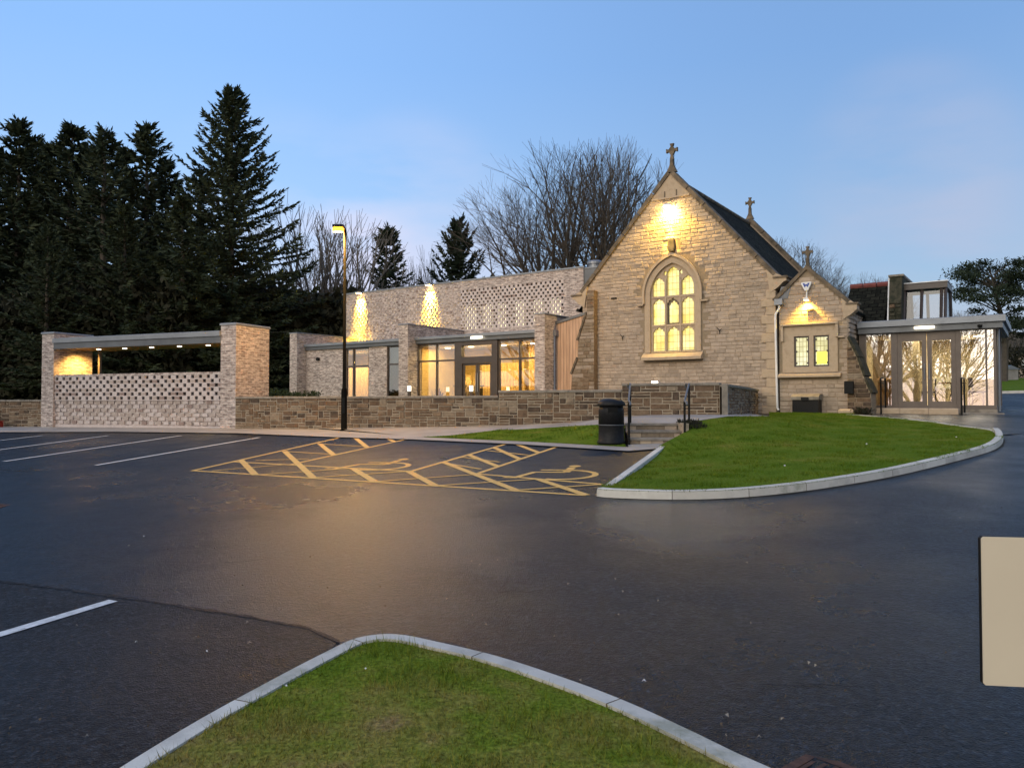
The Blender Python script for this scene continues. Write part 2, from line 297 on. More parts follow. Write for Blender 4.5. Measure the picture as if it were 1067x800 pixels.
# ------------------------------------------------------------------ mesh builder
class MB:
    def __init__(s): s.v = []; s.f = []; s.m = []
    def quad(s, pts, mi=0):
        i = len(s.v); s.v.extend(tuple(p) for p in pts); s.f.append(tuple(range(i, i + len(pts)))); s.m.append(mi)
    def box(s, x0, x1, y0, y1, z0, z1, mi=0):
        x0, x1 = min(x0, x1), max(x0, x1); y0, y1 = min(y0, y1), max(y0, y1); z0, z1 = min(z0, z1), max(z0, z1)
        i = len(s.v)
        s.v += [(x0, y0, z0), (x1, y0, z0), (x1, y1, z0), (x0, y1, z0), (x0, y0, z1), (x1, y0, z1), (x1, y1, z1), (x0, y1, z1)]
        s.f += [(i, i+3, i+2, i+1), (i+4, i+5, i+6, i+7), (i, i+1, i+5, i+4), (i+1, i+2, i+6, i+5), (i+2, i+3, i+7, i+6), (i+3, i, i+4, i+7)]
        s.m += [mi] * 6
        return s
    def bbox(s, x0, x1, y0, y1, z0, z1, b=.01, mi=0):      # box with chamfered vertical+top edges
        i = len(s.v)
        ring = lambda z, k: [(x0 + k, y0 + k, z), (x1 - k, y0 + k, z), (x1 - k, y1 - k, z), (x0 + k, y1 - k, z)]
        s.v += ring(z0, 0) + ring(z1 - b, 0) + ring(z1, b)
        for a in (0, 4):
            for j in range(4):
                k = (j + 1) % 4; s.f.append((i+a+j, i+a+k, i+a+4+k, i+a+4+j)); s.m.append(mi)
        s.f += [(i, i+3, i+2, i+1), (i+8, i+9, i+10, i+11)]; s.m += [mi] * 2
        return s
    def tube(s, pts, rad, n=6, mi=0, cap=True):
        pts = [Vector(p) for p in pts]
        if not hasattr(rad, '__len__'): rad = [rad] * len(pts)
        i0 = len(s.v); up = Vector((0, 0, 1))
        d0 = (pts[-1] - pts[0])
        ref = Vector((1, 0, 0)) if abs(d0.normalized().z) > .8 else up
        for k, p in enumerate(pts):
            d = (pts[min(k+1, len(pts)-1)] - pts[max(k-1, 0)]).normalized()
            a = d.cross(ref); 
            if a.length < 1e-4: a = d.cross(Vector((0, 1, 0)))
            a.normalize(); b = d.cross(a)
            for j in range(n):
                t = 2 * math.pi * j / n
                q = p + (a * math.cos(t) + b * math.sin(t)) * rad[k]; s.v.append((q.x, q.y, q.z))
        for k in range(len(pts) - 1):
            for j in range(n):
                a = i0 + k*n + j; b = i0 + k*n + (j+1) % n
                s.f.append((a, b, b+n, a+n)); s.m.append(mi)
        if cap:
            s.f.append(tuple(i0 + j for j in range(n))); s.f.append(tuple(i0 + (len(pts)-1)*n + j for j in reversed(range(n)))); s.m += [mi, mi]
        return s
    def lathe(s, prof, c=(0, 0), n=24, mi=0):
        i0 = len(s.v)
        for r, z in prof:
            for j in range(n):
                t = 2*math.pi*j/n; s.v.append((c[0] + r*math.cos(t), c[1] + r*math.sin(t), z))
        for k in range(len(prof)-1):
            for j in range(n):
                a = i0+k*n+j; b = i0+k*n+(j+1) % n; s.f.append((a, b, b+n, a+n)); s.m.append(mi)
        s.f.append(tuple(i0+j for j in reversed(range(n)))); s.f.append(tuple(i0+(len(prof)-1)*n+j for j in range(n))); s.m += [mi, mi]
        return s
    def plate(s, outer, holes, y0, y1, mi=0, T=None):      # polygon in x-z with holes, thickness y0..y1 ; T maps (a,b,c)->xyz
        T = T or (lambda a, b, c: (a, b, c))
        polys = [outer] + list(holes)
        flat = [p for q in polys for p in q]
        tris = geometry.tessellate_polygon([[Vector((p[0], p[1], 0)) for p in q] for q in polys])
        i = len(s.v)
        s.v += [T(p[0], y0, p[1]) for p in flat] + [T(p[0], y1, p[1]) for p in flat]; n = len(flat)
        for t in tris:
            a, b, c = t
            area = (flat[b][0]-flat[a][0])*(flat[c][1]-flat[a][1]) - (flat[c][0]-flat[a][0])*(flat[b][1]-flat[a][1])
            if abs(area) < 1e-9: continue
            if area < 0: b, c = c, b
            s.f.append((i+a, i+b, i+c)); s.f.append((i+n+a, i+n+c, i+n+b)); s.m += [mi, mi]
        k = 0
        for q in polys:
            m = len(q)
            for j in range(m):
                a = i+k+j; b = i+k+(j+1) % m
                s.f.append((a, b, b+n, a+n)); s.m.append(mi)
            k += m
        return s
    def mesh(s, name, mats, off=(0, 0, 0), smooth=False):
        me = bpy.data.meshes.new(name)
        v = np.array(s.v, dtype=np.float64).reshape(-1, 3) + np.array(off)
        me.from_pydata(v.tolist(), [], s.f)
        for m in (mats if isinstance(mats, (list, tuple)) else [mats]): me.materials.append(m)
        me.polygons.foreach_set('material_index', np.array(s.m, dtype=np.int32))
        if smooth: me.polygons.foreach_set('use_smooth', np.ones(len(s.f), dtype=bool))
        me.update()
        nf = len(me.polygons); nl = len(me.loops)
        nor = np.zeros(nf * 3); me.polygons.foreach_get('normal', nor); nor = nor.reshape(-1, 3)
        tot = np.zeros(nf, dtype=np.int32); me.polygons.foreach_get('loop_total', tot)
        vi = np.zeros(nl, dtype=np.int32); me.loops.foreach_get('vertex_index', vi)
        ln = np.repeat(nor, tot, axis=0); lc = v[vi] - np.array(off)
        h = np.hypot(ln[:, 0], ln[:, 1]); flat = np.abs(ln[:, 2]) > .9
        tx = np.where(h > 1e-6, -ln[:, 1] / np.maximum(h, 1e-6), 1); ty = np.where(h > 1e-6, ln[:, 0] / np.maximum(h, 1e-6), 0)
        U = np.where(flat, lc[:, 0], lc[:, 0]*tx + lc[:, 1]*ty); sl = np.maximum(h, .2)
        V = np.where(flat, lc[:, 1], lc[:, 2] / sl)
        uv = me.uv_layers.new(name='UVMap'); uv.data.foreach_set('uv', np.stack([U, V], 1).ravel())
        return me
def link(o, parent=None):
    COL.objects.link(o)
    if parent: o.parent = parent
    return o
class Thing:
    def __init__(s, name, label, cat, fr=W, at=(0, 0, 0), group=None, rot=0):
        s.fr = fr; s.at = at
        o = bpy.data.objects.new(name, None); o.empty_display_size = .3
        x, y = fr.w(at[0], at[1]); o.location = (x, y, at[2]); o.rotation_euler = (0, 0, fr.r + rot)
        o['label'] = label; o['category'] = cat
        if group: o['group'] = group
        s.o = link(o)
    def part(s, name, mb, mats, parent=None, smooth=False, label=None):
        me = mb.mesh(name, mats, (-s.at[0], -s.at[1], -s.at[2]), smooth)
        o = bpy.data.objects.new(name, me); link(o, parent or s.o)
        if label: o['label'] = label
        return o
    def light(s, name, kind, pos, energy, color, size=.1, aim=None, spot=60, blend=1, parent=None, sizey=None):
        l = bpy.data.lights.new(name, kind); l.energy = energy*EXPK; l.color = color
        if kind == 'SPOT': l.spot_size = R(spot); l.spot_blend = blend; l.shadow_soft_size = size
        elif kind == 'POINT': l.shadow_soft_size = size
        elif kind == 'AREA':
            l.size = size
            if sizey: l.shape = 'RECTANGLE'; l.size_y = sizey
        o = bpy.data.objects.new(name, l); link(o, parent or s.o)
        p = Vector(pos) - Vector(s.at); o.location = p
        if aim is not None:
            o.rotation_euler = (Vector(aim) - Vector(pos)).to_track_quat('-Z', 'Y').to_euler()
        return o
def single(name, mb, mats, label, cat, fr=W, at=(0, 0, 0), group=None, smooth=False):
    me = mb.mesh(name, mats, (-at[0], -at[1], -at[2]), smooth)
    o = bpy.data.objects.new(name, me); x, y = fr.w(at[0], at[1]); o.location = (x, y, at[2]); o.rotation_euler = (0, 0, fr.r)
    o['label'] = label; o['category'] = cat
    if group: o['group'] = group
    return link(o)
def struct(name, mb, mats, kind='structure', label=None, smooth=False, cat=None):
    o = bpy.data.objects.new(name, mb.mesh(name, mats, (0, 0, 0), smooth)); o['kind'] = kind
    if label: o['label'] = label
    if cat: o['category'] = cat
    return link(o)
def copytree(o, parent=None):
    c = o.copy(); link(c, parent)
    for ch in list(o.children): copytree(ch, c)
    return c

# stone blocks on a plane: T(s, d, z) -> xyz ; d grows out of the wall
def blocks(mb, s0, s1, z0, z1, T, ch=(.12, .17), bl=(.2, .5), nm=4, skip=None, clip=None, dep=(.012, .05), gap=.012, rnd=None, jit=.35):
    rnd = rnd or random
    z = z0
    while z < z1 - .04:
        h = rnd.uniform(*ch)
        if z + h > z1 - .05: h = z1 - z
        a, b = s0, s1
        if clip: a, b = clip(z + h)
        s = a
        while s < b - .02:
            w = rnd.uniform(*bl)
            if s + w > b - .1: w = b - s
            x0, x1, y0, y1 = s + gap/2, s + w - gap/2, z + gap/2, z + h - gap/2
            if not (skip and skip(x0, x1, y0, y1)):
                d = rnd.uniform(*dep); k = min(w, h) * rnd.uniform(.10, .2)
                i = len(mb.v)
                mb.v += [T(x0, 0, y0), T(x1, 0, y0), T(x1, 0, y1), T(x0, 0, y1)]
                jj = lambda: rnd.uniform(1 - jit, 1 + jit)
                mb.v += [T(x0 + k*jj(), d*jj(), y0 + k*jj()), T(x1 - k*jj(), d*jj(), y0 + k*jj()), T(x1 - k*jj(), d*jj(), y1 - k*jj()), T(x0 + k*jj(), d*jj(), y1 - k*jj())]
                mi = rnd.choices(range(nm), weights=[3, 2, 2, 1][:nm])[0]
                mb.f += [(i+4, i+5, i+6, i+7), (i, i+1, i+5, i+4), (i+1, i+2, i+6, i+5), (i+2, i+3, i+7, i+6), (i+3, i, i+4, i+7)]
                mb.m += [mi] * 5
            s += w
        z += h
# random (snecked) rubble laid on a fine grid
def rubble(mb, s0, s1, zb, zt, T, nm=4, rnd=None, uw=.06, uh=.075):
    rnd = rnd or random
    nx = max(1, int((s1 - s0) / uw)); uw = (s1 - s0) / nx
    zmax = max(zt(s0), zt(s1), zt((s0+s1)/2)); zmin = min(zb(s0), zb(s1))
    nz = max(1, int(round((zmax - zmin) / uh)))
    occ = [[False] * nx for _ in range(nz)]
    for r in range(nz):
        for c in range(nx):
            if occ[r][c]: continue
            h = rnd.choices([1, 2, 3], weights=[5, 4, 1.2])[0]; w = rnd.randint(2, 9) if h == 1 else (rnd.randint(3, 8) if h == 2 else rnd.randint(3, 5))
            h = min(h, nz - r); ww = 0
            while ww < w and c + ww < nx and not occ[r][c+ww]: ww += 1
            if c + ww < nx and c + ww + 1 < nx and occ[r][c+ww] is False and ww == w and (c + ww + 1 >= nx or occ[r][c+ww+1]): ww += 1
            while h > 1 and any(occ[r+k][c+j] for k in range(h) for j in range(ww)): h -= 1
            for k in range(h):
                for j in range(ww): occ[r+k][c+j] = True
            g = .011
            x0 = s0 + c*uw + g; x1 = s0 + (c+ww)*uw - g; sm = (x0+x1)/2
            zz0 = zt(sm) - (nz - r)*uh + g; zz1 = zt(sm) - (nz - r - h)*uh - g
            if zz0 < zb(sm) - .1: continue
            d = rnd.uniform(.006, .03); k = .012
            i = len(mb.v)
            jj = lambda: rnd.uniform(.4, 1.6)
            mb.v += [T(x0, 0, zz0), T(x1, 0, zz0), T(x1, 0, zz1), T(x0, 0, zz1)]
            mb.v += [T(x0+k*jj(), d*jj(), zz0+k*jj()), T(x1-k*jj(), d*jj(), zz0+k*jj()), T(x1-k*jj(), d*jj(), zz1-k*jj()), T(x0+k*jj(), d*jj(), zz1-k*jj())]
            mi = rnd.choices(range(nm), weights=[4, 3, 2, 1][:nm])[0]
            mb.f += [(i+4, i+5, i+6, i+7), (i, i+1, i+5, i+4), (i+1, i+2, i+6, i+5), (i+2, i+3, i+7, i+6), (i+3, i, i+4, i+7)]; mb.m += [mi]*5

# ------------------------------------------------------------------ terrain
def inside(p, poly):
    x, y = p; c = False; n = len(poly)
    for i in range(n):
        x1, y1 = poly[i][:2]; x2, y2 = poly[(i+1) % n][:2]
        if (y1 > y) != (y2 > y) and x < (x2-x1)*(y-y1)/(y2-y1) + x1: c = not c
    return c
def densify(pts, step, closed=True):
    out = []; n = len(pts)
    for i in range(n if closed else n-1):
        a = pts[i]; b = pts[(i+1) % n]; d = math.hypot(b[0]-a[0], b[1]-a[1]); k = max(1, int(d/step))
        for j in range(k): out.append((a[0]+(b[0]-a[0])*j/k, a[1]+(b[1]-a[1])*j/k))
    if not closed: out.append(tuple(pts[-1][:2]))
    return out
def smooth_line(pts, n=6):      # Catmull-Rom through the points
    out = []
    P = [pts[0]] + list(pts) + [pts[-1]]
    for i in range(1, len(P)-2):
        p0, p1, p2, p3 = P[i-1], P[i], P[i+1], P[i+2]
        for j in range(n):
            t = j/n
            out.append(tuple(.5*((2*p1[k]) + (-p0[k]+p2[k])*t + (2*p0[k]-5*p1[k]+4*p2[k]-p3[k])*t*t + (-p0[k]+3*p1[k]-3*p2[k]+p3[k])*t**3) for k in range(2)))
    out.append(tuple(pts[-1][:2])); return out
def sheet(poly, zf, step=1.0, mb=None, mi=0):
    mb = mb or MB()
    b = densify(poly, step); n = len(b)
    xs = [p[0] for p in b]; ys = [p[1] for p in b]; pts = list(b)
    x = min(xs) + step/2
    while x < max(xs):
        y = min(ys) + step/2
        while y < max(ys):
            if inside((x, y), poly): pts.append((x + random.uniform(-.1, .1)*step, y + random.uniform(-.1, .1)*step))
            y += step
        x += step
    v, e, f, *_ = geometry.delaunay_2d_cdt([Vector(p) for p in pts], [(i, (i+1) % n) for i in range(n)], [], 0, 1e-5)
    i0 = len(mb.v); mb.v += [(p.x, p.y, zf(p.x, p.y)) for p in v]
    for t in f:
        cx = sum(v[k].x for k in t)/len(t); cy = sum(v[k].y for k in t)/len(t)
        if inside((cx, cy), poly):
            a, bb, c = t[:3]
            ar = (v[bb].x-v[a].x)*(v[c].y-v[a].y)-(v[c].x-v[a].x)*(v[bb].y-v[a].y)
            if abs(ar) < 1e-8: continue
            t = t if ar > 0 else list(reversed(t))
            mb.f.append(tuple(i0+k for k in t)); mb.m.append(mi)
    return mb

# the line of the front stone wall, parallel to the shelter
def wl(px):                      # point on the wall's front line under photo column px
    x = (px - 533.5)/FPX; t = (x*24.5 + 8.8)/(.924 + .383*x); return (-8.8 + .924*t, 24.5 - .383*t)
def zpix(py, Y): return CAMZ + ray(533.5, py)[1]*Y
# raised surface (path, lawn): thin-plate spline through surveyed points
ctl = []
def C(px, py, Y): p = atY(px, py, Y); ctl.append((p.x, p.y, p.z)); return p
for px, py in ((250, 446.5), (320, 446), (400, 445.3), (470, 444.5), (530, 443), (600, 439.5), (655, 433.5), (700, 432), (745, 432)):
    x, y = wl(px); ctl.append((x, y, zpix(py, y)))
lawn_front_px = [(622, 509), (640, 510.5), (700, 512), (760, 510.5), (820, 505.5), (880, 497.5), (940, 487), (1000, 473), (1035, 463)]
KT = .10
def gtop(px, py): return gnd(px, py, KT)
for px, py in lawn_front_px + [(1045, 456), (690, 463), (655, 458)]:
    x, y = gtop(px, py); ctl.append((x, y, base(x, y) + KT))
for px, py in ((300, 450), (358, 452), (430, 453), (480, 454), (540, 457), (600, 461)):
    x, y = gnd(px, py, .03); ctl.append((x, y, base(x, y) + .03))
C(718, 441, 17.1); C(662, 441.5, 16.95); C(690, 439, 17.4); C(600, 443.7, 18.9); C(520, 447.5, 20.0); C(760, 433.2, 18.0)
C(800, 430.5, 24.5); C(850, 432, 23.0); C(893, 432.5, 22.6); C(932, 435.6, 21.5); C(980, 440.5, 19.8); C(1020, 447.5, 18.2)
C(800, 452, 15.5); C(880, 452, 16.5)
cp = np.array(ctl)
def tpsk(r2): return np.where(r2 > 1e-9, .5*r2*np.log(np.maximum(r2, 1e-12)), 0)
n_ = len(cp); d2 = ((cp[:, None, :2]-cp[None, :, :2])**2).sum(2)
A = np.zeros((n_+3, n_+3)); A[:n_, :n_] = tpsk(d2) + np.eye(n_)*.02; A[:n_, n_:] = np.c_[np.ones(n_), cp[:, :2]]; A[n_:, :n_] = A[:n_, n_:].T
sol = np.linalg.solve(A, np.r_[cp[:, 2], 0, 0, 0])
def up(x, y):
    k = tpsk((cp[:, 0]-x)**2 + (cp[:, 1]-y)**2)
    return float(max(k @ sol[:n_] + sol[n_] + sol[n_+1]*x + sol[n_+2]*y, base(x, y) + .02))

# ground sheet to the horizon
g = MB(); 
xs = [-700, -400, -200, -120, -80, -60, -45] + list(range(-36, 60, 6)) + [66, 80, 100, 140, 220, 400, 700]
ys = [-300, -150, -80, -50, -35] + list(range(-24, 96, 6)) + [105, 120, 150, 200, 300, 500, 900]
for y in ys:
    for x in xs:
        z = base(x, y) - .06
        if math.hypot(x, y) > 150: z -= 0
        g.v.append((x, y, z))
nx = len(xs)
for j in range(len(ys)-1):
    for i in range(nx-1): a = j*nx+i; g.f.append((a, a+1, a+nx+1, a+nx)); g.m.append(0)
struct('ground', g, M['lawn2'])
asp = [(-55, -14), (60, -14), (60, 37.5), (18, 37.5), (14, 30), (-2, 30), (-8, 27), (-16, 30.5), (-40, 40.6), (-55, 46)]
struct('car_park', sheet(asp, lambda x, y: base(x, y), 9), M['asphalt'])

# foreground island of grass
isl_px = [(60, 838), (120, 799), (205, 748), (290, 702), (345, 674), (365, 665), (385, 660.5), (405, 659), (425, 660.5), (450, 665.5), (520, 682), (600, 708), (660, 731), (720, 758), (770, 782), (815, 802), (900, 845)]
isl = [gtop(px, py) for px, py in isl_px]
isl_s = smooth_line(isl, 5)
isl_close = isl_s + [(isl_s[-1][0] + 1.0, .6), (isl_s[0][0] - .6, .6)]
cur = Vector((sum(p[0] for p in isl)/len(isl), 2.5))
def offset(line, d):
    out = []
    for i, p in enumerate(line):
        a = line[max(i-1, 0)]; b = line[min(i+1, len(line)-1)]; t = Vector((b[0]-a[0], b[1]-a[1]))
        if t.length < 1e-9: out.append(tuple(p)); continue
        t.normalize(); out.append((p[0] - t.y*d, p[1] + t.x*d))
    return out
def kerb(name, line, w, zf, side=1, label=None, h=KT, hin=.0, stone=.915, rad=.02):
    """kerb stones along a line (outer upper edge); inner side is offset by w*side; each stone separated by a fine joint"""
    line = densify(line, .12, False); inn = offset(line, w*side)
    L_ = [0]
    for i in range(1, len(line)): L_.append(L_[-1] + math.hypot(line[i][0]-line[i-1][0], line[i][1]-line[i-1][1]))
    mb = MB(); mid1 = offset(line, rad*side); out0 = offset(line, -.008*side)
    prev = None; lastj = 0; sti = 0; kr = random.Random(len(line))
    for i in range(len(line)):
        zb = base(*line[i]); zt = zf(*line[i])
        jt = L_[i] - lastj >= stone - .03
        jn = jt
        if jt: lastj = L_[i]
        ring = [(*out0[i], zb - .05), (*line[i], zt - rad), (*mid1[i], zt), (*inn[i], zt), (*inn[i], zb - .05)]
        s = len(mb.v); mb.v += ring
        if prev is not None and not (jt and False):
            for k in range(4): mb.f.append((prev+k, s+k, s+k+1, prev+k+1)); mb.m.append(sti)
        prev = s
        if jt:      # a narrow recessed joint
            s2 = len(mb.v); t = Vector((line[i][0]-line[i-1][0], line[i][1]-line[i-1][1])).normalized()*.008
            mb.v += [(v[0]+t.x, v[1]+t.y, v[2]) for v in ring]
            cx, cy = (line[i][0]+inn[i][0])/2, (line[i][1]+inn[i][1])/2
            sh = [(v[0]+(cx-v[0])*.08 + t.x/2, v[1]+(cy-v[1])*.08 + t.y/2, v[2]-.006) for v in ring]
            s3 = len(mb.v); mb.v += sh
            for k in range(4):
                mb.f.append((s+k, s3+k, s3+k+1, s+k+1)); mb.m.append(1)
                mb.f.append((s3+k, s2+k, s2+k+1, s3+k+1)); mb.m.append(1)
            prev = s2; sti = kr.choice([0, 0, 2, 2, 3])
    for s in (0, prev): mb.f.append(tuple(range(s, s+5))); mb.m.append(0)
    return struct(name, mb, [M['kerb'], M['ashlar_dark'], M['kerb2'], M['kerb3']])
kerb('kerb', isl_s, .11, lambda x, y: base(x, y)+KT, side=-1)
isl_in = offset(isl_s, -.108)
isl_poly = isl_in + [(isl_in[-1][0] + .9, .5), (isl_in[0][0] - .5, .5)]
def zisl(x, y):
    d = min(math.hypot(x-p[0], y-p[1]) for p in isl_in)
    return base(x, y) + KT - .012 + .10*(1-math.exp(-d/1.2))
struct('lawn', sheet(isl_poly, zisl, .3), M['lawn'])

# old asphalt patch, lower left, with its seam
seam = [(-260, 572), (-40, 601), (60, 613), (150, 626), (250, 641), (320, 655), (352, 669)]
ps = [gnd(px, py) for px, py in seam]
ow = offset(isl_s, .02)
ps += [p for p in reversed(ow) if p[0] < ps[-1][0] - .02]
ps += [(-3.6, -6), (-16, -6)]
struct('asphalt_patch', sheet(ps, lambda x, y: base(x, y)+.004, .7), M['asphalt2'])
sm = MB()
sd = densify([gnd(px, py) for px, py in seam], .1, False)
so = [(x + random.uniform(-.012, .012), y + random.uniform(-.012, .012)) for x, y in sd]
for i in range(len(so)-1):
    w = random.uniform(.012, .035); a, b = so[i], so[i+1]
    sm.quad([(a[0], a[1]-w, base(*a)+.006), (b[0], b[1]-w, base(*b)+.006), (b[0], b[1]+w, base(*b)+.006), (a[0], a[1]+w, base(*a)+.006)])
struct('asphalt_seam', sm, M['asphalt2'])

# dirt washed against the kerb face
def grime(line, side, seed):
    mb = MB(); r_ = random.Random(seed); ln = densify(line, .1, False); o1 = offset(ln, -.012*side); w = 0
    out = []
    for i, p in enumerate(ln):
        w = .7*w + .3*r_.uniform(-.02, .055); t = offset(ln[max(0, i-1):i+2], -.03*side - max(.004, w)*side) if 0 < i < len(ln)-1 else None
        out.append(t[1] if t else offset(ln, -.03*side)[i])
    for i in range(len(ln)-1):
        q = [o1[i], out[i], out[i+1], o1[i+1]]
        mb.quad([(x, y, base(x, y)+.0055) for x, y in q])
    return mb
M['dirt'] = noisemat('gutter_dirt', (.018, .015, .010), (.06, .048, .03), .9, 30, .6, 80)
struct('gutter_dirt', grime(isl_s, -1, 3), M['dirt'])
# main lawn
lf = smooth_line([gtop(*p) for p in lawn_front_px] + [gtop(1045, 454)] + [tuple(atY(1040, 450.5, 17.3).xy), tuple(atY(1020, 446, 18.2).xy), tuple(atY(980, 440, 19.8).xy), tuple(atY(932, 435.3, 21.5).xy), tuple(atY(885, 432.5, 22.9).xy)], 6)
tip = gtop(622, 509)
p690 = gnd(688, 468.5); p708 = (atY(712, 464, 16.3).x, 16.3)
lawn_poly = [tip] + lf[1:] + [CH.w(6.3, -.35), CH.w(3.6, -.35), (wl(745)[0] + 1.6, 19.6), (wl(745)[0] + .6, 18.2), (3.92, 17.2), (3.75, 17.0), (3.72, 16.3), p690]
def zl(x, y):
    return up(x, y)
def zkerb(x, y): return max(base(x, y)+KT, up(x, y)+.01) if y < 17.2 else up(x, y)+.015
kerb('kerb', lf, .125, zkerb, side=1)
struct('gutter_dirt', grime(lf[:56], 1, 4), M['dirt'])
kerb('kerb', [p690, ((p690[0]+tip[0])/2, (p690[1]+tip[1])/2), tip], .125, lambda x, y: base(x, y)+KT*.9, side=1)
LAWN = sheet(lawn_poly, zl, .7)
struct('lawn', LAWN, M['lawn2'], smooth=True)

# paved edging strip, path, grass bank
strip_f = [gnd(px, py, .03) for px, py in ((-120, 449), (0, 450), (120, 449.6), (245, 451), (358, 455.5), (430, 457.5), (540, 462.5), (655, 469.5))] + [p690]
edge_b = [gnd(px, py, .03) for px, py in ((655, 466), (540, 459.5), (480, 457), (436, 455))]
wall_b = [wl(px) for px in (430, 358, 246)]
# bank between strip and path
bank = [gnd(440, 455.2, .03), gnd(480, 457, .03), gnd(540, 459.5, .03), gnd(600, 462.5, .03), gnd(652, 465.5, .03), (2.46, 16.9), tuple(atY(652, 442.5, 17.05).xy), tuple(atY(600, 444, 18.8).xy), tuple(atY(520, 448, 19.9).xy)]
struct('grass_bank', sheet(bank, lambda x, y: up(x, y)+.012, .5), M['lawn2'])
path = strip_f[3:8] + [(2.44, 16.2), (2.44, 16.96), (3.6, 16.96), (3.75, 17.0), (3.92, 17.2), (wl(745)[0] + .6, 18.2), (wl(745)[0] + 1.6, 19.6)] + [(6.35, 21.5), (7.9, 25.0)] + [(6.8, 24.9), (5.9, 22), wl(745), wl(700), wl(600), wl(500), wl(400), wl(300), wl(246)]
def zpath(x, y):
    return up(x, y) - .004
strip_poly = strip_f[:8] + [p690, (3.72, 16.22), (2.44, 16.22)] + [gnd(px, py, .03) for px, py in ((655, 465.6), (540, 459.3), (440, 455))] + [wl(400), wl(246), (-8.8, 24.9), (-17, 28.3), (-24, 31.2)]
def zstrip(x, y): return base(x, y) + .028
struct('pavement', sheet(strip_poly, zstrip, .8), M['slab'])
path_poly = [gnd(440, 454.9, .03), tuple(atY(520, 448, 19.9).xy), tuple(atY(600, 444, 18.8).xy), tuple(atY(655, 441.8, 17.0).xy), (2.46, 16.96), (3.62, 16.96), (3.92, 17.2), (wl(745)[0] + .6, 18.2), (wl(745)[0] + 1.6, 19.6), (7.0, 23.5), (8.2, 25.6), (7.0, 25.6), (5.3, 22), wl(745), wl(700), wl(600), wl(500), wl(400), wl(330)]
struct('path', sheet(path_poly, lambda x, y: up(x, y)+.006, .6), M['slab'])
# asphalt apron in front of the glazed foyer
apron = [p for p in lf[-30:]][:] 
fo = [CH.w(6.3, -.35), CH.w(6.3, .9), CH.w(10.2, 1.6), CH.w(10.4, 4.5), (20, 22), (14, 17.4)]
struct('forecourt', sheet(list(lf[-28:]) + fo[:2] + fo[2:4] + [(17.6, 24.5), (13.5, 18.2)], lambda x, y: max(base(x, y)+.004, min(up(x, y)-.012, 1.3)) , .7), M['asphalt'])

# ------------------------------------------------------------------ painted markings
def ribbon(mb, pts, w, dz=.005, mi=0):
    pts = densify(pts, .5, False); a = offset(pts, w/2); b = offset(pts, -w/2)
    for i in range(len(pts)-1):
        q = [a[i], b[i], b[i+1], a[i+1]]
        mb.quad([(x, y, base(x, y)+dz) for x, y in q], mi)
for a, b in (((-30, 671), (118, 626.5)), ((4, 481), (189, 454)), ((100, 485), (270, 456)), ((-75, 478.5), (113, 454)), ((-140, 475), (44, 454))):
    mb = MB(); ribbon(mb, [gnd(*a), gnd(*b)], .1, .009); o = struct('bay_line', mb, M['paintw']); o['group'] = 'white parking bay lines'
def zp(x, y): return (180 + x/2.3196, 430 + y/2.3196)
hatch = MB()
def yl(a, b, w=.09, dz=.005): ribbon(hatch, [gnd(*zp(*a)), gnd(*zp(*b))], w, dz)
for a, b in (((50, 140), (415, 58)), ((283, 126), (585, 60)), ((45, 140), (1000, 200)), ((575, 142), (815, 73)), ((735, 148), (930, 82)),
             ((150, 119), (575, 142)), ((735, 148), (1035, 173))): yl(a, b)
for k, (a, b) in enumerate((((165, 115), (200, 151)), ((270, 93), (340, 158)), ((355, 75), (390, 103)), ((440, 60), (470, 84)), ((505, 56), (535, 70)), ((435, 135), (490, 168)), ((570, 142), (635, 177)),
             ((655, 120), (830, 188)), ((715, 102), (785, 130)), ((778, 85), (840, 113)), ((825, 74), (885, 97)), ((880, 160), (1000, 200)))): yl(a, b, .12, .0065)
for k, (a, b) in enumerate((((95, 141), (270, 126)), ((200, 151), (430, 135)), ((340, 157), (575, 142)), ((490, 167), (740, 149)), ((635, 177), (880, 161)), ((830, 188), (1035, 174)), ((270, 94), (385, 101)), ((200, 116), (330, 112)), ((355, 76), (468, 82)), ((700, 108), (790, 120)), ((655, 122), (745, 137)), ((760, 92), (860, 103)))): yl(a, b, .07, .008)
struct('hatched_bay_marking', hatch, M['painty'])
def wheelchair(c, ang):
    mb = MB()
    def P(x, y): ca, sa = math.cos(ang), math.sin(ang); return (c[0] + x*ca - y*sa, c[1] + x*sa + y*ca)
    def st(pts, w=.1): ribbon(mb, [P(*p) for p in pts], w, .0055)
    head = [P(.17 + .10*math.cos(t*math.pi/6), .92 + .13*math.sin(t*math.pi/6)) for t in range(12)]
    i = len(mb.v); mb.v += [(x, y, base(x, y)+.0055) for x, y in head]; mb.f.append(tuple(range(i, i+12))); mb.m.append(0)
    st([(.15, .75), (.12, .15)], .13); st([(.10, .42), (-.32, .42)], .10); st([(.12, .15), (-.38, .15), (-.58, -.5), (-.75, -.45)], .12)
    st([(.12 - .0 + .5*math.cos(t), -.12 + .52*math.sin(t)) for t in [math.pi*.62 - k*math.pi*1.25/14 for k in range(15)]], .10)
    return struct('wheelchair_symbol', mb, M['painty'])
wheelchair(gnd(392, 485), -R(12)).__setitem__('group', 'painted wheelchair symbols'); wheelchair(gnd(580, 493.5), -R(12)).__setitem__('group', 'painted wheelchair symbols')

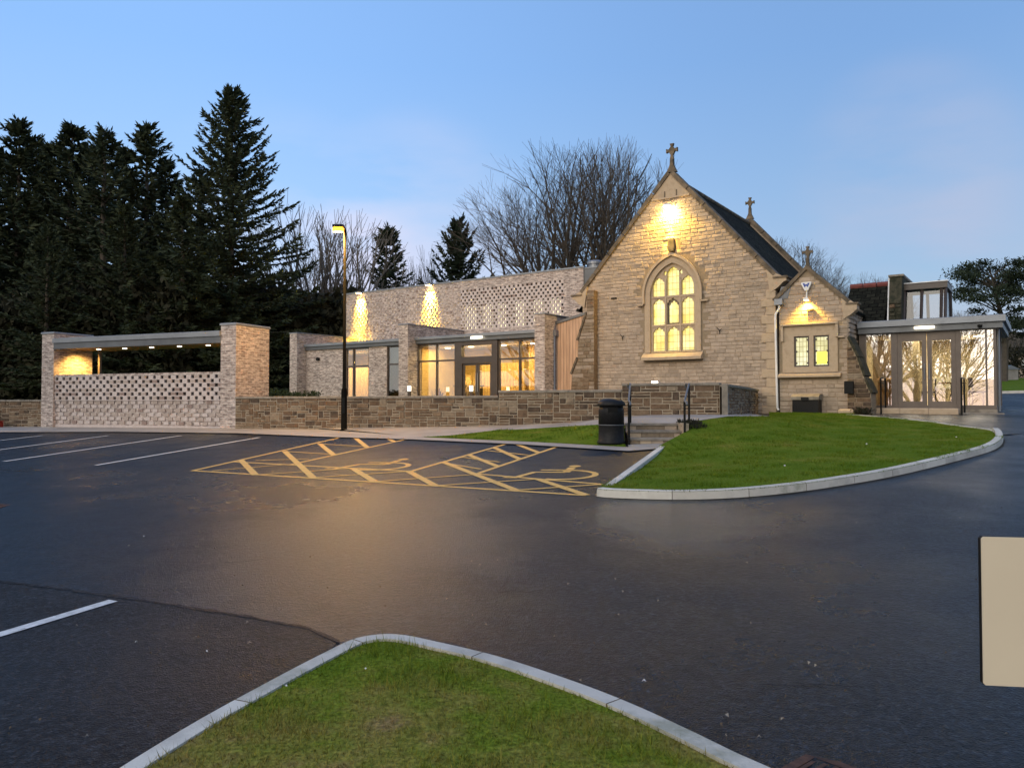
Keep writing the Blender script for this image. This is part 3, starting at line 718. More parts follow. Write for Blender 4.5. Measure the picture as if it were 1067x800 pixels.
# ================================================================== BRICK SHELTER
zs = .5
T = Thing('brick_shelter', 'open roofed pale brick shelter with honeycomb front wall at the back of the car park', 'shelter', SH, (-4.5, .8, .72))
sl = -8.96; pw = .62
def brickbox(T, name, x0, x1, y0, y1, z0, z1, **k): return T.part(name, MB().box(x0, x1, y0, y1, z0, z1), M['brick'], **k)
brickbox(T, 'pier', -pw, 0, 0, 1.57, zs, 4.1); brickbox(T, 'pier', sl, sl+.62, 0, 1.57, zs, 4.1)
for a, b in ((-pw-.03, .03), (sl-.03, sl+.65)): T.part('cap', MB().bbox(a, b, -.03, 1.6, 4.102, 4.17, .015), M['zinc'])
# front wall: solid panel low, relief rows, honeycomb rows above
x0, x1 = sl+.62, -pw
zt = SH.px(232, 387)[1]
zh = zt - .09 - 6*.14
fw = MB(); fw.box(x0, x1, .12, .33, zs, zh)
fw.box(x0, x1, .05, .33, zt-.09, zt)
T.part('front_wall', fw, M['brick'])
lat = MB(); rnd = random.Random(3)
pitch = .335; z = zh; k = 0
while z < zt - .1:
    off = (k % 2)*pitch/2; s = x0 + .02 - off
    while s < x1:
        a, b = max(s, x0+.001), min(s + .212, x1-.001)
        if b - a > .03: lat.box(a, b, .05 + rnd.uniform(-.003, .003), .115, z+.032, z+.1395, rnd.choices([0, 1, 2], [5, 4, .9])[0])
        s += pitch
    lat.box(x0+.001, x1-.001, .051, .114, z, z+.0315, 0)
    z += .14; k += 1
z = zh - .141; nn = 0
while z > zs + .26 and nn < 60:
    off = (k % 2)*pitch/2; s = x0 + .02 - off
    while s < x1:
        a, b = max(s, x0+.001), min(s + .212, x1-.001)
        if b - a > .03: lat.box(a, b, .088 + rnd.uniform(-.004, .004), .125, z+.03, z+.136, rnd.choices([0, 1, 2], [4, 3, .6])[0])
        s += pitch
    z -= .14; k += 1; nn += 1
lat.box(x0, x1, .087, .13, zs, z+.14, 0)
T.part('honeycomb_brickwork', lat, BRK)
T.part('screen_shade_panel', MB().box(x0, x1, .30, .32, zh, zt-.09), M['hollow_shade'])  # dark panel added behind the honeycomb so its holes read as shaded
zf0, zf1 = SH.px(232, 357)[1], SH.px(232, 344.5)[1]
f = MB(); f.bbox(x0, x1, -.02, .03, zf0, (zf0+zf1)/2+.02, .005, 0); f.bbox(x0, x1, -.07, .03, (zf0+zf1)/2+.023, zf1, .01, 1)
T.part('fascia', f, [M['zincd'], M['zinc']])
T.part('roof', MB().box(x0, x1, .032, 1.9, zf0+.06, zf1-.03), M['zinc'])
T.part('soffit', MB().box(x0, x1, .032, 1.88, zf0+.03, zf0+.058), M['soffit'])
T.part('post', MB().box(x0+.75, x0+.84, 1.2, 1.29, zs, zf0+.03), M['framel'])
T.part('bench', MB().bbox(x0+1.6, x1-.6, .95, 1.35, 1.1, 1.2, .01).box(x0+1.8, x0+1.95, 1.0, 1.3, zs, 1.1).box(x1-.95, x1-.8, 1.0, 1.3, zs, 1.1), M['oak'])
for i, px in enumerate((103, 130, 158, 187, 217)):
    u = SH.px(px, 363, .9)[0]
    T.part('downlight', MB().lathe([(.075, zf0+.004), (.075, zf0+.03)], (u, .9), 14), M['bulbs'])
T.light('downlight_glow', 'SPOT', (x0+.62, .85, zf0-.02), 420, (1, .56, .13), .05, aim=(x0+.1, 1.0, 1.0), spot=140)
T.light('downlight_glow', 'SPOT', (x1-.7, .85, zf0-.02), 160, (1, .62, .2), .05, aim=(x1-.1, 1.0, 1.0), spot=140)

# ================================================================== STONE WALLS
def su(px, y=420): return SH.px(px, y, 0)[0]
def wallthing(name, label, segs, zb_f, s_off=None):
    pass
ZW = 1.745
T = Thing('stone_wall', 'long low coursed rubble wall running from the brick shelter past the lamp post to the steps', 'wall', SH, (5.5, .2, .95))
sA, sB, sC, sD = .002, su(520), su(648), su(750)
rnd = random.Random(11)
TT = lambda s, d, z: (s, -d, z)
body = MB()
zb = lambda s: min(base(*SH.w(s, 0)), up(*SH.w(s, 0))) - .12
body.box(sA, sB, .0, .36, .45, ZW-.001, 4); body.box(sB+.001, sC, 0, .36, .45, 1.885, 4); body.box(sC+.001, sD, 0, .36, .45, 2.04, 4)
rubble(body, sA, sB, zb, lambda s: ZW-.002, TT, rnd=rnd); rubble(body, sB, sC, zb, lambda s: 1.883, TT, rnd=rnd); rubble(body, sC, sD, zb, lambda s: 2.038, TT, rnd=rnd)
T.part('wall', body, RUB + [M['rmortar']])
cp_ = MB()
def copes(a, b, z):
    s = a
    while s < b-.05:
        w = rnd.uniform(.5, .8); w = min(w, b-s)
        if b-s-w < .2: w = b-s
        cp_.bbox(s+.004, s+w-.004, -.035+rnd.uniform(-.006, .006), .39, z, z+.06+rnd.uniform(-.004, .006), .012); s += w
copes(sA, sB-.02, ZW); copes(sB-.02, sC, 1.885); copes(sC, sD, 2.04)
T.part('coping', cp_, M['coping'])
# left stretch
T = Thing('stone_wall', 'short stretch of rubble wall left of the brick shelter at the picture edge', 'wall', SH, (-11.5, .3, .6))
body = MB(); body.box(-16, sl-.002, .15, .5, .2, 1.66, 4)
rubble(body, -16, sl-.002, lambda s: .4, lambda s: 1.658, lambda s, d, z: (s, .15-d, z), rnd=rnd)
T.part('wall', body, RUB + [M['rmortar']])
cp_ = MB(); 
s = -16
while s < sl-.1:
    w = min(rnd.uniform(.5, .8), sl-.004-s); cp_.bbox(s+.004, s+w-.004, .11, .53, 1.66, 1.725, .012); s += w
T.part('coping', cp_, M['coping'])
b = MB(); q = SH.px(-4, 446, -.25)
b.bbox(q[0]-.25, q[0]+.17, -.35, -.1, .62, .92, .02); b.box(q[0]-.27, q[0]+.19, -.37, -.08, .921, .95)
mr = noisemat('red_paint', (.20, .02, .015), (.28, .03, .02), .5, 6, 0)
single('red_box', b, mr, 'low dark red box at the wall foot, cut off by left picture edge', 'box', SH, (q[0], -.22, .62))

# curved wall back to the chapel corner, with an upright slab at its start
def colpt(px, Y): return ((px-533.5)/FPX*Y, Y)
cl = smooth_line([wl(758), colpt(768, 20.2), colpt(777, 22.0), colpt(785, 24.0), (CH.w(3.2, -.25))], 8)
Lc = [0]
for i in range(1, len(cl)): Lc.append(Lc[-1] + math.dist(cl[i], cl[i-1]))
nl = offset(cl, 1.0)
def TC(s, d, z):
    s = max(0, min(Lc[-1]-1e-6, s)); i = max(j for j in range(len(Lc)-1) if Lc[j] <= s); t = (s-Lc[i])/(Lc[i+1]-Lc[i])
    x = cl[i][0]+(cl[i+1][0]-cl[i][0])*t; y = cl[i][1]+(cl[i+1][1]-cl[i][1])*t
    n0 = (nl[i][0]-cl[i][0], nl[i][1]-cl[i][1])
    return (x - n0[0]*d, y - n0[1]*d, z)
body = MB()
K = 30
for j in range(K):
    a, b = Lc[-1]*j/K, Lc[-1]*(j+1)/K
    for d0, d1, z0, z1 in ((0, -.35, .6, 2.0),):
        p = [TC(a, d0, z0), TC(b, d0, z0), TC(b, d1, z0), TC(a, d1, z0), TC(a, d0, z1), TC(b, d0, z1), TC(b, d1, z1), TC(a, d1, z1)]
        i = len(body.v); body.v += p; body.f += [(i, i+1, i+5, i+4), (i+2, i+3, i+7, i+6), (i+4, i+5, i+6, i+7)]; body.m += [4]*3
rubble(body, 0, Lc[-1], lambda s: 1.0, lambda s: 1.99, TC, rnd=rnd)
T = Thing('curved_stone_wall', 'dark rubble wall curving back from the upright slab to the chapel corner', 'wall', W, (cl[10][0], cl[10][1], 1.2))
T.part('wall', body, RUB + [M['rmortar']])
cp_ = MB(); s = 0
while s < Lc[-1]-.05:
    w = min(.6, Lc[-1]-s)
    p = [TC(s+.004, .04, 2.0), TC(s+w-.004, .04, 2.0), TC(s+w-.004, -.39, 2.0), TC(s+.004, -.39, 2.0)]
    i = len(cp_.v); cp_.v += p + [(x, y, 2.06) for x, y, _ in p]; cp_.f += [(i, i+1, i+5, i+4), (i+1, i+2, i+6, i+5), (i+2, i+3, i+7, i+6), (i+3, i, i+4, i+7), (i+4, i+5, i+6, i+7)]; cp_.m += [0]*5; s += w
T.part('coping', cp_, M['coping'])
sp = SH.px(755.5, 415, -.06)[0]
single('stone_post', MB().bbox(sp-.07, sp+.07, -.12, .18, .9, 2.07, .02), M['coping'], 'pale upright stone slab ending the straight rubble wall', 'post', SH, (sp, 0, 1.25))

# ================================================================== STEPS, HANDRAILS, BIN
T = Thing('stone_steps', 'three worn buff stone steps between black handrails beside the litter bin', 'steps', W, (3.05, 16.5, .72))
for i in range(3):
    y0 = 16.22 + .34*i; z1 = .72 + .147*(i+1); z0 = .35
    r_ = MB(); s = 2.5
    while s < 3.58:
        w = min(random.uniform(.2, .42), 3.62 - s); 
        if 3.62 - s - w < .1: w = 3.62 - s
        r_.bbox(s+.003, s+w-.003, y0+.02, y0+.4, z0, z1-.055, .006, random.choice([0, 1, 2])); s += w
    T.part('riser', r_, [M['st0'], M['rb3'], M['ashlar']])
    if i == 0: T.part('side_wall', MB().box(3.645, 3.74, 16.3, 17.3, .4, 1.17), M['rmortar'])
    T.part('tread', MB().bbox(2.48, 3.64, y0, y0+.37, z1-.053, z1, .012), M['coping'])
def handrail(label, x, xt, y0=16.15, y1=17.05, z0=.72, z1=1.15, dbl=False):
    T = Thing('handrail', label, 'handrail', W, (x, (y0+y1)/2, z0), group='handrails')
    T.part('post', MB().tube([(x, y0, z0-.1), (x, y0, z0+.92)], .024, 8), M['black'])
    T.part('post', MB().tube([(xt, y1, z1-.2), (xt, y1, z1+.87)], .024, 8), M['black'])
    T.part('rail', MB().tube([(x, y0-.22, z0+.84), (x, y0-.17, z0+.90), (x, y0, z0+.93), (xt, y1, z1+.88), (xt, y1+.28, z1+.88), (xt, y1+.33, z1+.8)], .022, 8), M['zincd'])
    T.part('base_plate', MB().lathe([(.06, z0-.002), (.06, z0+.012)], (x, y0), 12), M['black'])
handrail('black tubular handrail on the left of the stone steps, just behind the litter bin', 2.45, 2.62)
handrail('black tubular handrail on the right of the stone steps beside the lawn', 3.62, 3.92)

bx, by = gnd(637, 462.5, .03); bz = base(bx, by) + .028
T = Thing('litter_bin', 'round black litter bin with domed hood standing on the paving left of the steps', 'bin', W, (bx, by, bz))
T.part('body', MB().lathe([(.30, 0+bz), (.305, .05+bz), (.272, .09+bz), (.268, .38+bz), (.275, .40+bz)], (bx, by), 32), M['blackm'], smooth=True)
T.part('band', MB().lathe([(.281, .40+bz), (.281, .42+bz)], (bx, by), 32), M['zincd'])
T.part('body', MB().lathe([(.272, .421+bz), (.268, .72+bz), (.25, .80+bz)], (bx, by), 32), M['blackm'], smooth=True)
T.part('hood', MB().lathe([(.252, .80+bz), (.30, .815+bz), (.30, .84+bz), (.275, .90+bz), (.18, .955+bz), (.05, .97+bz)], (bx, by), 32), M['blackm'], smooth=True)
ap = MB(); ap.box(bx+.10, bx+.268, by-.268, by-.11, bz+.66, bz+.80); T.part('aperture_shade', MB().box(bx-.1, bx+.1, by-.272, by-.2, bz+.68, bz+.78), M['hollow_shade'])  # near-black block painted as the shade inside the opening

# ================================================================== LAMP POST
lx, ly = colpt(358.6, 22.3); lz = base(lx, ly) + .03
lh = atY(359.5, 240, 22.3).z
T = Thing('lamp_post', 'tall black lamp post with a lit amber lantern in front of the stone wall', 'lamp post', W, (lx, ly, lz))
T.part('column', MB().lathe([(.13, lz), (.13, lz+.03), (.088, lz+.035), (.085, lz+1.15), (.075, lz+1.2), (.05, lz+1.24), (.038, lh+.02)], (lx, ly), 16), M['pole'], smooth=True)
T.part('door', MB().box(lx-.035, lx+.035, ly-.092, ly-.08, lz+.5, lz+.95), M['black'])
T.part('arm', MB().tube([(lx, ly, lh-.04), (lx, ly, lh+.06), (lx-.05, ly-.02, lh+.10), (lx-.12, ly-.05, lh+.10)], .022, 8), M['black'])
hd = MB(); hd.bbox(lx-.34, lx-.02, ly-.15, ly+.05, lh+.075, lh+.15, .02); hood = T.part('lantern', hd, M['black'])
T.part('lamp_glass', MB().bbox(lx-.33, lx-.03, ly-.14, ly+.04, lh-.06, lh+.073, .03), emis('sodium_glass', (1, .34, .02), 6.5))
T.light('lamp_glow', 'POINT', (lx-.2, ly-.05, lh-.16), 1400, (1, .55, .13), .12)

# ================================================================== CHAPEL
def arch(cu, w, z0, zs_, za, n=10):       # pointed arch outline, counter-clockwise from bottom left
    h = w/2; H = za - zs_
    r = (h*h + H*H)/(2*h)                  # two-centred arch through spring and apex
    pts = [(cu-h, z0), (cu+h, z0)]
    c = cu + h - r; amax = math.atan2(H, cu - c)
    for k in range(n+1): a = amax*k/n; pts.append((c + r*math.cos(a), zs_ + r*math.sin(a)))
    for k in range(n-1, -1, -1): a = amax*k/n; pts.append((2*cu - (c + r*math.cos(a)), zs_ + r*math.sin(a)))
    return pts
ZA = CH.px(700, 181)[1]; ZE = CH.px(808, 288)[1]; HW = 3.7
print('apex', ZA, 'eaves', ZE, CH.px(808, 288), CH.px(610, 299))
T = Thing('stone_chapel', 'sandstone gothic chapel with steep slate roof, gable crosses and a tall lit traceried window', 'church', CH, (0, 4.5, 1.15))
uc = (CH.px(679, 340)[0] + CH.px(724, 340)[0])/2; ww = CH.px(725, 340)[0] - CH.px(678, 340)[0]
z0w = CH.px(700, 367)[1]; zsp = CH.px(700, 307)[1]; zap = CH.px(700, 274)[1]
print('window', uc, ww, z0w, zsp, zap)
hole = arch(uc, ww+.16, z0w-.02, zsp, zap+.09)
slope = lambda z: HW*(ZA - z)/(ZA - ZE) if z > ZE else HW
outline = [(-HW, .4), (HW, .4), (HW, ZE), (0, ZA), (-HW, ZE)]
gw = MB(); gw.plate(outline, [hole], 0, .5, 4)
zp_ = CH.px(700, 206)[1]
rnd = random.Random(5)
hh = ww/2 + .34
def skipw(x0, x1, y0, y1):
    cx = (x0+x1)/2
    if y1 > z0w-.30 and y0 < zsp: return x1 > uc-hh+.12 and x0 < uc+hh-.12
    if y0 >= zsp - .02:
        t = (y0-zsp)/(zap+.33-zsp)
        if t < 1: k = hh*math.sqrt(max(0, 1-t**1.6)); return x1 > uc-k and x0 < uc+k
    if 0: return False
    return x1 > uc-.13 and x0 < uc+.13 and y1 > zap+.3 and y0 < zap+.75
blocks(gw, -HW, HW-.0, .7, zp_-.02, TT, ch=(.12, .145), bl=(.17, .40), gap=.008, jit=.2, dep=(.006, .022), skip=skipw, clip=lambda z: (-slope(z)+.0, slope(z)-.0), rnd=rnd)
T.part('gable_wall', gw, STONE + [M['mortar']])
# ashlar apex panel
ap = MB(); ap.plate([(-slope(zp_), zp_), (slope(zp_), zp_), (0, ZA)], [], -.035, -.001)
ap.box(-slope(zp_)+.05, slope(zp_)-.05, -.065, -.036, zp_-.03, zp_+.035)
for u in (-.22, .24): ap.box(u-.022, u+.022, -.055, -.036, zp_+.04, ZA-.62, 1)
T.part('apex_panel', ap, [M['ashlar'], M['ashlar_dark']])
# side and back walls
sw = MB(); sw.box(HW-.5, HW-.02, .5, 9, .4, ZE-.1, 4); sw.box(-HW+.02, -HW+.5, .5, 9, .4, ZE-.1, 4)
blocks(sw, .0, 9, .7, ZE-.15, lambda s, d, z: (-HW+.02-d, s, z), rnd=rnd); blocks(sw, .0, 9, .7, ZE-.15, lambda s, d, z: (HW-.02+d, s, z), rnd=rnd)
T.part('side_wall', sw, STONE + [M['mortar']])
bw_ = MB(); bw_.plate([(-HW, .4), (HW, .4), (HW, ZE), (0, ZA+.05), (-HW, ZE)], [], 9.0, 9.45, 0); T.part('rear_gable', bw_, M['st0'])
# roof slopes
sl_ = (ZA-ZE)/HW; ev = HW + .38; ze = ZE - .38*sl_ - .08
rf = MB()
for sg in (-1, 1):
    p = [(0, ZA-.12), (sg*ev, ze), (sg*ev, ze-.07), (0, ZA-.2)]
    if sg > 0: p = p[::-1]
    rf.plate(p, [], .42, 9.02)
T.part('roof', rf, M['slate'])
T.part('ridge_tiles', MB().tube([(0, .45, ZA-.1), (0, 9, ZA-.1)], .09, 8), M['ashlar_dark'])
for sg, lab in ((1, 0), (-1, 0)):
    gt = MB(); gt.tube([(sg*(ev+.05), .35, ze-.06), (sg*(ev+.05), 9.2, ze-.06)], .07, 8); T.part('gutter', gt, M['black'])
# copings, kneelers, crosses
def copings(T, hw, ze_, za_, v0, v1, th=.14, mat='ashlar_dark', cu=0, kn=.42):
    for sg in (-1, 1):
        mb = MB(); n = max(3, int(math.hypot(hw, za_-ze_)/.8))
        for k in range(n):
            a, b = k/n + .003, (k+1)/n - .003
            P0 = (cu + sg*hw*(1-a), ze_ + (za_-ze_)*a); P1 = (cu + sg*hw*(1-b), ze_ + (za_-ze_)*b)
            nn = Vector((sg*(za_-ze_), hw)).normalized()*th
            q = [P0, P1, (P1[0]+nn.x, P1[1]+nn.y), (P0[0]+nn.x, P0[1]+nn.y)]
            if sg < 0: q = q[::-1]
            mb.plate(q, [], v0, v1)
        T.part('coping', mb, M[mat])
        k = MB(); x = cu + sg*hw
        q = [(x - sg*.12, ze_-.55), (x + sg*kn*.35, ze_-.38), (x + sg*kn*.8, ze_-.2), (x + sg*kn, ze_-.18), (x + sg*kn, ze_-.08), (x, ze_+.14), (x - sg*.25, ze_+.32)]
        if sg < 0: q = q[::-1]
        k.plate(q, [], v0+.01, v1-.01); T.part('kneeler', k, M['ashlar'])
        k2 = MB(); k2.bbox(min(x-sg*.02, x + sg*(kn+.06)), max(x-sg*.02, x + sg*(kn+.06)), v0-.03, v1+.03, ze_-.075, ze_-.01, .01); T.part('kneeler_slab', k2, M['ashlar_dark'])
copings(T, HW, ZE, ZA, -.09, .42)
copings(T, HW, ZE, ZA+.05, 8.9, 9.45)
def cross(T, u, v, zb, h, mat='ashlar_dark'):
    mb = MB(); w = h*.05
    mb.plate([(u-.2*h, zb-.12*h), (u+.2*h, zb-.12*h), (u+.07*h, zb+.16*h), (u+.055*h, zb+.38*h), (u-.055*h, zb+.38*h), (u-.07*h, zb+.16*h)], [], v-.09*h, v+.09*h)
    zc = zb + .74*h; a = w
    arm = .23*h
    pts = []
    for dx, dz in ((0, -1), (1, 0), (0, 1), (-1, 0)):
        L_ = {(0, -1): .36*h, (0, 1): .26*h}.get((dx, dz), arm)
        px_, pz = -dz, dx
        pts += [(u + dx*w + px_*-w*1.0 if 0 else u + dx*L_*.55 - px_*w*.8, zc + dz*L_*.55 - pz*w*.8), (u + dx*L_ - px_*w*1.6, zc + dz*L_ - pz*w*1.6), (u + dx*L_ + px_*w*1.6, zc + dz*L_ + pz*w*1.6), (u + dx*L_*.55 + px_*w*.8, zc + dz*L_*.55 + pz*w*.8)]
    mb.plate(pts, [], v-.055*h, v+.055*h)
    return T.part('gable_cross', mb, M[mat])
cross(T, 0, .15, ZA+.2, CH.px(700, 150, .15)[1]-ZA-.2)
cross(T, 0, 9.2, ZA+.25, CH.px(782, 206, 9.2)[1]-ZA-.25)
# window: surround, hood, tracery, glass, sill
wi = arch(uc, ww, z0w, zsp, zap, 12); wo = arch(uc, ww+.42, z0w-.0, zsp, zap+.27, 12)
def ring_plate(outer, inner, y0, y1, mi=0, mb=None):
    mb = mb or MB(); n = len(outer); i = len(mb.v)
    for P, y in ((outer, y0), (inner, y0), (outer, y1), (inner, y1)): mb.v += [(a, y, b) for a, b in P]
    for k in range(n):
        if k == 0: pass
        j = (k+1) % n
        mb.f += [(i+k, i+j, i+n+j, i+n+k), (i+2*n+k, i+3*n+k, i+3*n+j, i+2*n+j), (i+k, i+2*n+k, i+2*n+j, i+j), (i+n+k, i+n+j, i+3*n+j, i+3*n+k)]; mb.m += [mi]*4
    return mb
T.part('window_surround', ring_plate(wo, wi, -.07, .12), M['ashlar'])
hood_ = []
ho = arch(uc, ww+.56, zsp-.28, zsp-.0, zap+.36, 12); hi = arch(uc, ww+.40, zsp-.28, zsp, zap+.25, 12)
mb = MB(); n = len(ho); i = len(mb.v)
for P, y in ((ho, -.16), (hi, -.16), (ho, -.069), (hi, -.069)): mb.v += [(a, y, b) for a, b in P]
for k in range(1, n):
    j = (k+1) % n
    mb.f += [(i+k, i+j, i+n+j, i+n+k), (i+k, i+2*n+k, i+2*n+j, i+j), (i+n+k, i+n+j, i+3*n+j, i+3*n+k)]; mb.m += [0]*3
for sg in (-1, 1): a = uc+sg*(ww/2+.24); mb.box(min(a, a+sg*.26), max(a, a+sg*.26), -.15, -.03, zsp-.34, zsp-.28)
T.part('hood_mould', mb, M['ashlar'])
# lights of the window
mul = .10; lw = (ww - .14 - 2*mul)/3
zr1 = CH.px(700, 339)[1]; zr2 = CH.px(700, 309)[1]
def light_shape(cu, w, z0, z1, cusp=True):
    h = w/2; ch_ = min(.20, (z1-z0)*.3)
    s = z1-ch_
    return [(cu-h, z0), (cu+h, z0), (cu+h, s), (cu+h*.93, s+ch_*.22), (cu+h*.70, s+ch_*.30), (cu+h*.74, s+ch_*.5), (cu+h*.55, s+ch_*.7), (cu+h*.30, s+ch_*.72), (cu+h*.25, s+ch_*.9), (cu, z1),
            (cu-h*.25, s+ch_*.9), (cu-h*.30, s+ch_*.72), (cu-h*.55, s+ch_*.7), (cu-h*.74, s+ch_*.5), (cu-h*.70, s+ch_*.30), (cu-h*.93, s+ch_*.22), (cu-h, s)]
hs = []; panes = []
for c in range(3):
    cu = uc + (c-1)*(lw+mul)
    hs.append(light_shape(cu, lw, z0w+.07, zr1-.05)); hs.append(light_shape(cu, lw, zr1+.05, zr2-.05))
    top = zap-.13 if c == 1 else zap-.50
    hs.append(light_shape(cu, lw, zr2+.05, top))
for sg in (-1, 1):
    cu = uc + sg*(lw+mul)*.56; zt_ = zap-.42
    hs.append([(cu-.045, zt_), (cu+.045, zt_), (cu+.06*(1-sg*.3), zt_+.1), (cu, zt_+.17), (cu-.06*(1+sg*.3), zt_+.1)])
tr = MB(); tr.plate(wi, hs, .03, .13)
for k in (-.5, .5):
    u = uc + k*(lw+mul); tr.bbox(u-.03, u+.03, -.0, .029, z0w+.02, zap-.55, .008)
for z in (zr1, zr2): tr.bbox(uc-ww/2+.02, uc+ww/2-.02, .005, .0295, z-.03, z+.03, .008)
T.part('tracery', tr, M['ashlar'])
T.part('stained_glass', MB().plate(arch(uc, ww+.02, z0w, zsp, zap+.01, 12), [], .15, .16), M['leaded'])
T.part('window_casement', MB().plate(light_shape(uc, lw-.02, zr1+.06, zr2-.06), [light_shape(uc, lw-.10, zr1+.10, zr2-.14)], .10, .145), M['frame'])
zsl = CH.px(700, 375)[1]; T.part('window_sill', MB().plate([(0, zsl), (.26, zsl), (.26, zsl+.10), (0, z0w+.02)], [], uc-ww/2-.28, uc+ww/2+.28, T=lambda a, b, c: (b, .0-a, c)), M['ashlar'])
c0 = CH.px(699, 262)[1]; c1 = CH.px(699, 250)[1]
T.part('corbel', MB().plate([(-.10, c0-.02), (.10, c0-.02), (.14, c0+.12), (.11, c1-.05), (.11, c1+.02), (-.11, c1+.02), (-.11, c1-.05), (-.14, c0+.12)], [], -.17, -.001, T=lambda a, b, c: (uc+a, b, c)), M['ashlar_dark'])
# floodlight high on the gable
ul, zl_ = CH.px(698.5, 217)
fl = MB(); fl.tube([(ul, .0, zl_+.05), (ul, -.2, zl_+.09)], .02, 6, 0); fl.bbox(ul-.13, ul+.13, -.36, -.14, zl_+.02, zl_+.1, .02)
fo_ = T.part('floodlight', fl, M['white']); T.part('lens', MB().box(ul-.1, ul+.1, -.34, -.16, zl_-.035, zl_+.018), emis('flood_lens', (1, .68, .22), 500), parent=fo_)
T.light('floodlight_beam', 'SPOT', (ul, -.27, zl_-.06), 700, (1, .58, .06), .06, aim=(ul, -.30, zl_-1.4), spot=150, blend=.35)
T.light('floodlight_beam', 'SPOT', (ul, -.27, zl_-.06), 1900, (1, .68, .14), .03, aim=(ul, -.06, zl_-1.3), spot=30, blend=1)
# small fixings
for px, py in ((649, 351), (750, 344)):
    u, z = CH.px(px, py); mb = MB(); mb.tube([(u, 0, z-.08), (u, -.06, z-.06), (u+.1, -.1, z+.05)], .012, 5); mb.tube([(u-.08, -.06, z+.09), (u, -.05, z), (u+.02, -.06, z-.14)], .012, 5); T.part('iron_hook', mb, M['black'])
u, z = CH.px(640, 311); T.part('air_vent', MB().box(u-.12, u+.12, -.05, -.02, z-.03, z+.03), M['black'])
u, z = CH.px(684.5, 398.5); lo = T.part('bulkhead_light', MB().bbox(u-.13, u+.13, -.2, -.03, z-.06, z+.05, .02), M['white'])
T.part('lens', MB().bbox(u-.11, u+.11, -.23, -.201, z-.05, z+.04, .005), M['bulbw'], parent=lo)
# buttress at the left corner
def buttress(T, pts, v0, v1, zb_, mats, nm, cap, inner=None):
    prof = pts + [(pts[-1][0], zb_)]; sg = 1 if pts[-1][0] > pts[0][0] else -1
    poly = [(pts[0][0], zb_)] + [p for p in prof][::-1] if sg < 0 else [(pts[0][0], zb_)] + prof[::-1]
    inn_ = pts[0][0]-sg*.02 if inner is None else inner
    poly = [(inn_, zb_)] + list(reversed(prof)) + ([(inn_, pts[0][1])] if inner is not None else [])
    a = sum((poly[i][0]*poly[(i+1) % len(poly)][1]-poly[(i+1) % len(poly)][0]*poly[i][1]) for i in range(len(poly)))
    if a < 0: poly = poly[::-1]
    mb = MB(); mb.plate(poly, [], v0, v1, 4)
    xs_ = [p[0] for p in poly]
    def clp(z):
        # horizontal extent at height z
        e = pts[0][0]
        for (xa, za), (xb, zb2) in zip(prof[:-1], prof[1:]):
            if zb2 <= z <= za: e = xa + (xb-xa)*((za-z)/max(1e-6, za-zb2)); break
        return (min(inn_, e), max(inn_, e))
    blocks(mb, 0, 1, zb_, pts[0][1]-.1, lambda s, d, z: (s, v0-d, z), clip=clp, rnd=rnd, dep=(.008, .03))
    b_ = T.part('buttress', mb, mats)
    for (xa, za), (xb, zb2) in zip(pts[:-1], pts[1:]):
        if abs(xb-xa) > .12:
            n = 3; w = MB()
            for k in range(n):
                t0, t1 = k/n, (k+1)/n
                A = (xa+(xb-xa)*t0, za+(zb2-za)*t0); B = (xa+(xb-xa)*t1, za+(zb2-za)*t1)
                q = [A, B, (B[0]+sg*.07, B[1]+.03), (A[0]+sg*.05, A[1]+.07)]
                ar = sum(q[i][0]*q[(i+1) % 4][1]-q[(i+1) % 4][0]*q[i][1] for i in range(4))
                if ar < 0: q = q[::-1]
                w.plate(q, [], v0-.05, v1+.03)
            T.part('weathering', w, M[cap], parent=b_)
bp_ = [CH.px(*p, -.3) for p in ((611.5, 303), (611.5, 327), (602.5, 355), (602.0, 374), (596, 390), (595, 408))]
buttress(T, bp_, -.3, .5, .6, [RUB[3], RUB[1], STONE[3], RUB[3], M['rb1']], 4, 'ashlar_dark', inner=CH.px(619, 340, -.3)[0])
# quoins
qn = MB(); z = .9; k = 0
while z < ZE-.55:
    h = rnd.uniform(.26, .34); w = .42 if k % 2 else .26
    qn.bbox(HW-w, HW+.055, -.06, .3, z+.006, z+h-.006, .012); z += h; k += 1
T.part('quoins', qn, M['ashlar'])
# downpipe between chapel and porch
ud, zt_ = CH.px(810, 322, -.15); dp = MB()
ztop = CH.px(810, 318, -.15)[1]
dp.tube([(ud+.06, -.15, ztop), (ud+.06, -.15, ztop-.12), (ud-.06, -.15, ztop-.3), (ud-.07, -.15, ztop-.45), (ud-.03, -.15, 1.45), (ud+.02, -.17, 1.36)], .038, 10)
T.part('downpipe', dp, M['white'])
T.part('hopper', MB().bbox(ud-.07, ud+.19, -.27, -.06, ztop, ztop+.2, .02), M['zinc'])
T.part('lead_valley', MB().plate([(ud-.02, ztop+.21), (ud+.32, ztop+.21), (ud+.42, ztop+.62), (ud+.10, ztop+.62)], [], -.05, .3), M['zincd'])

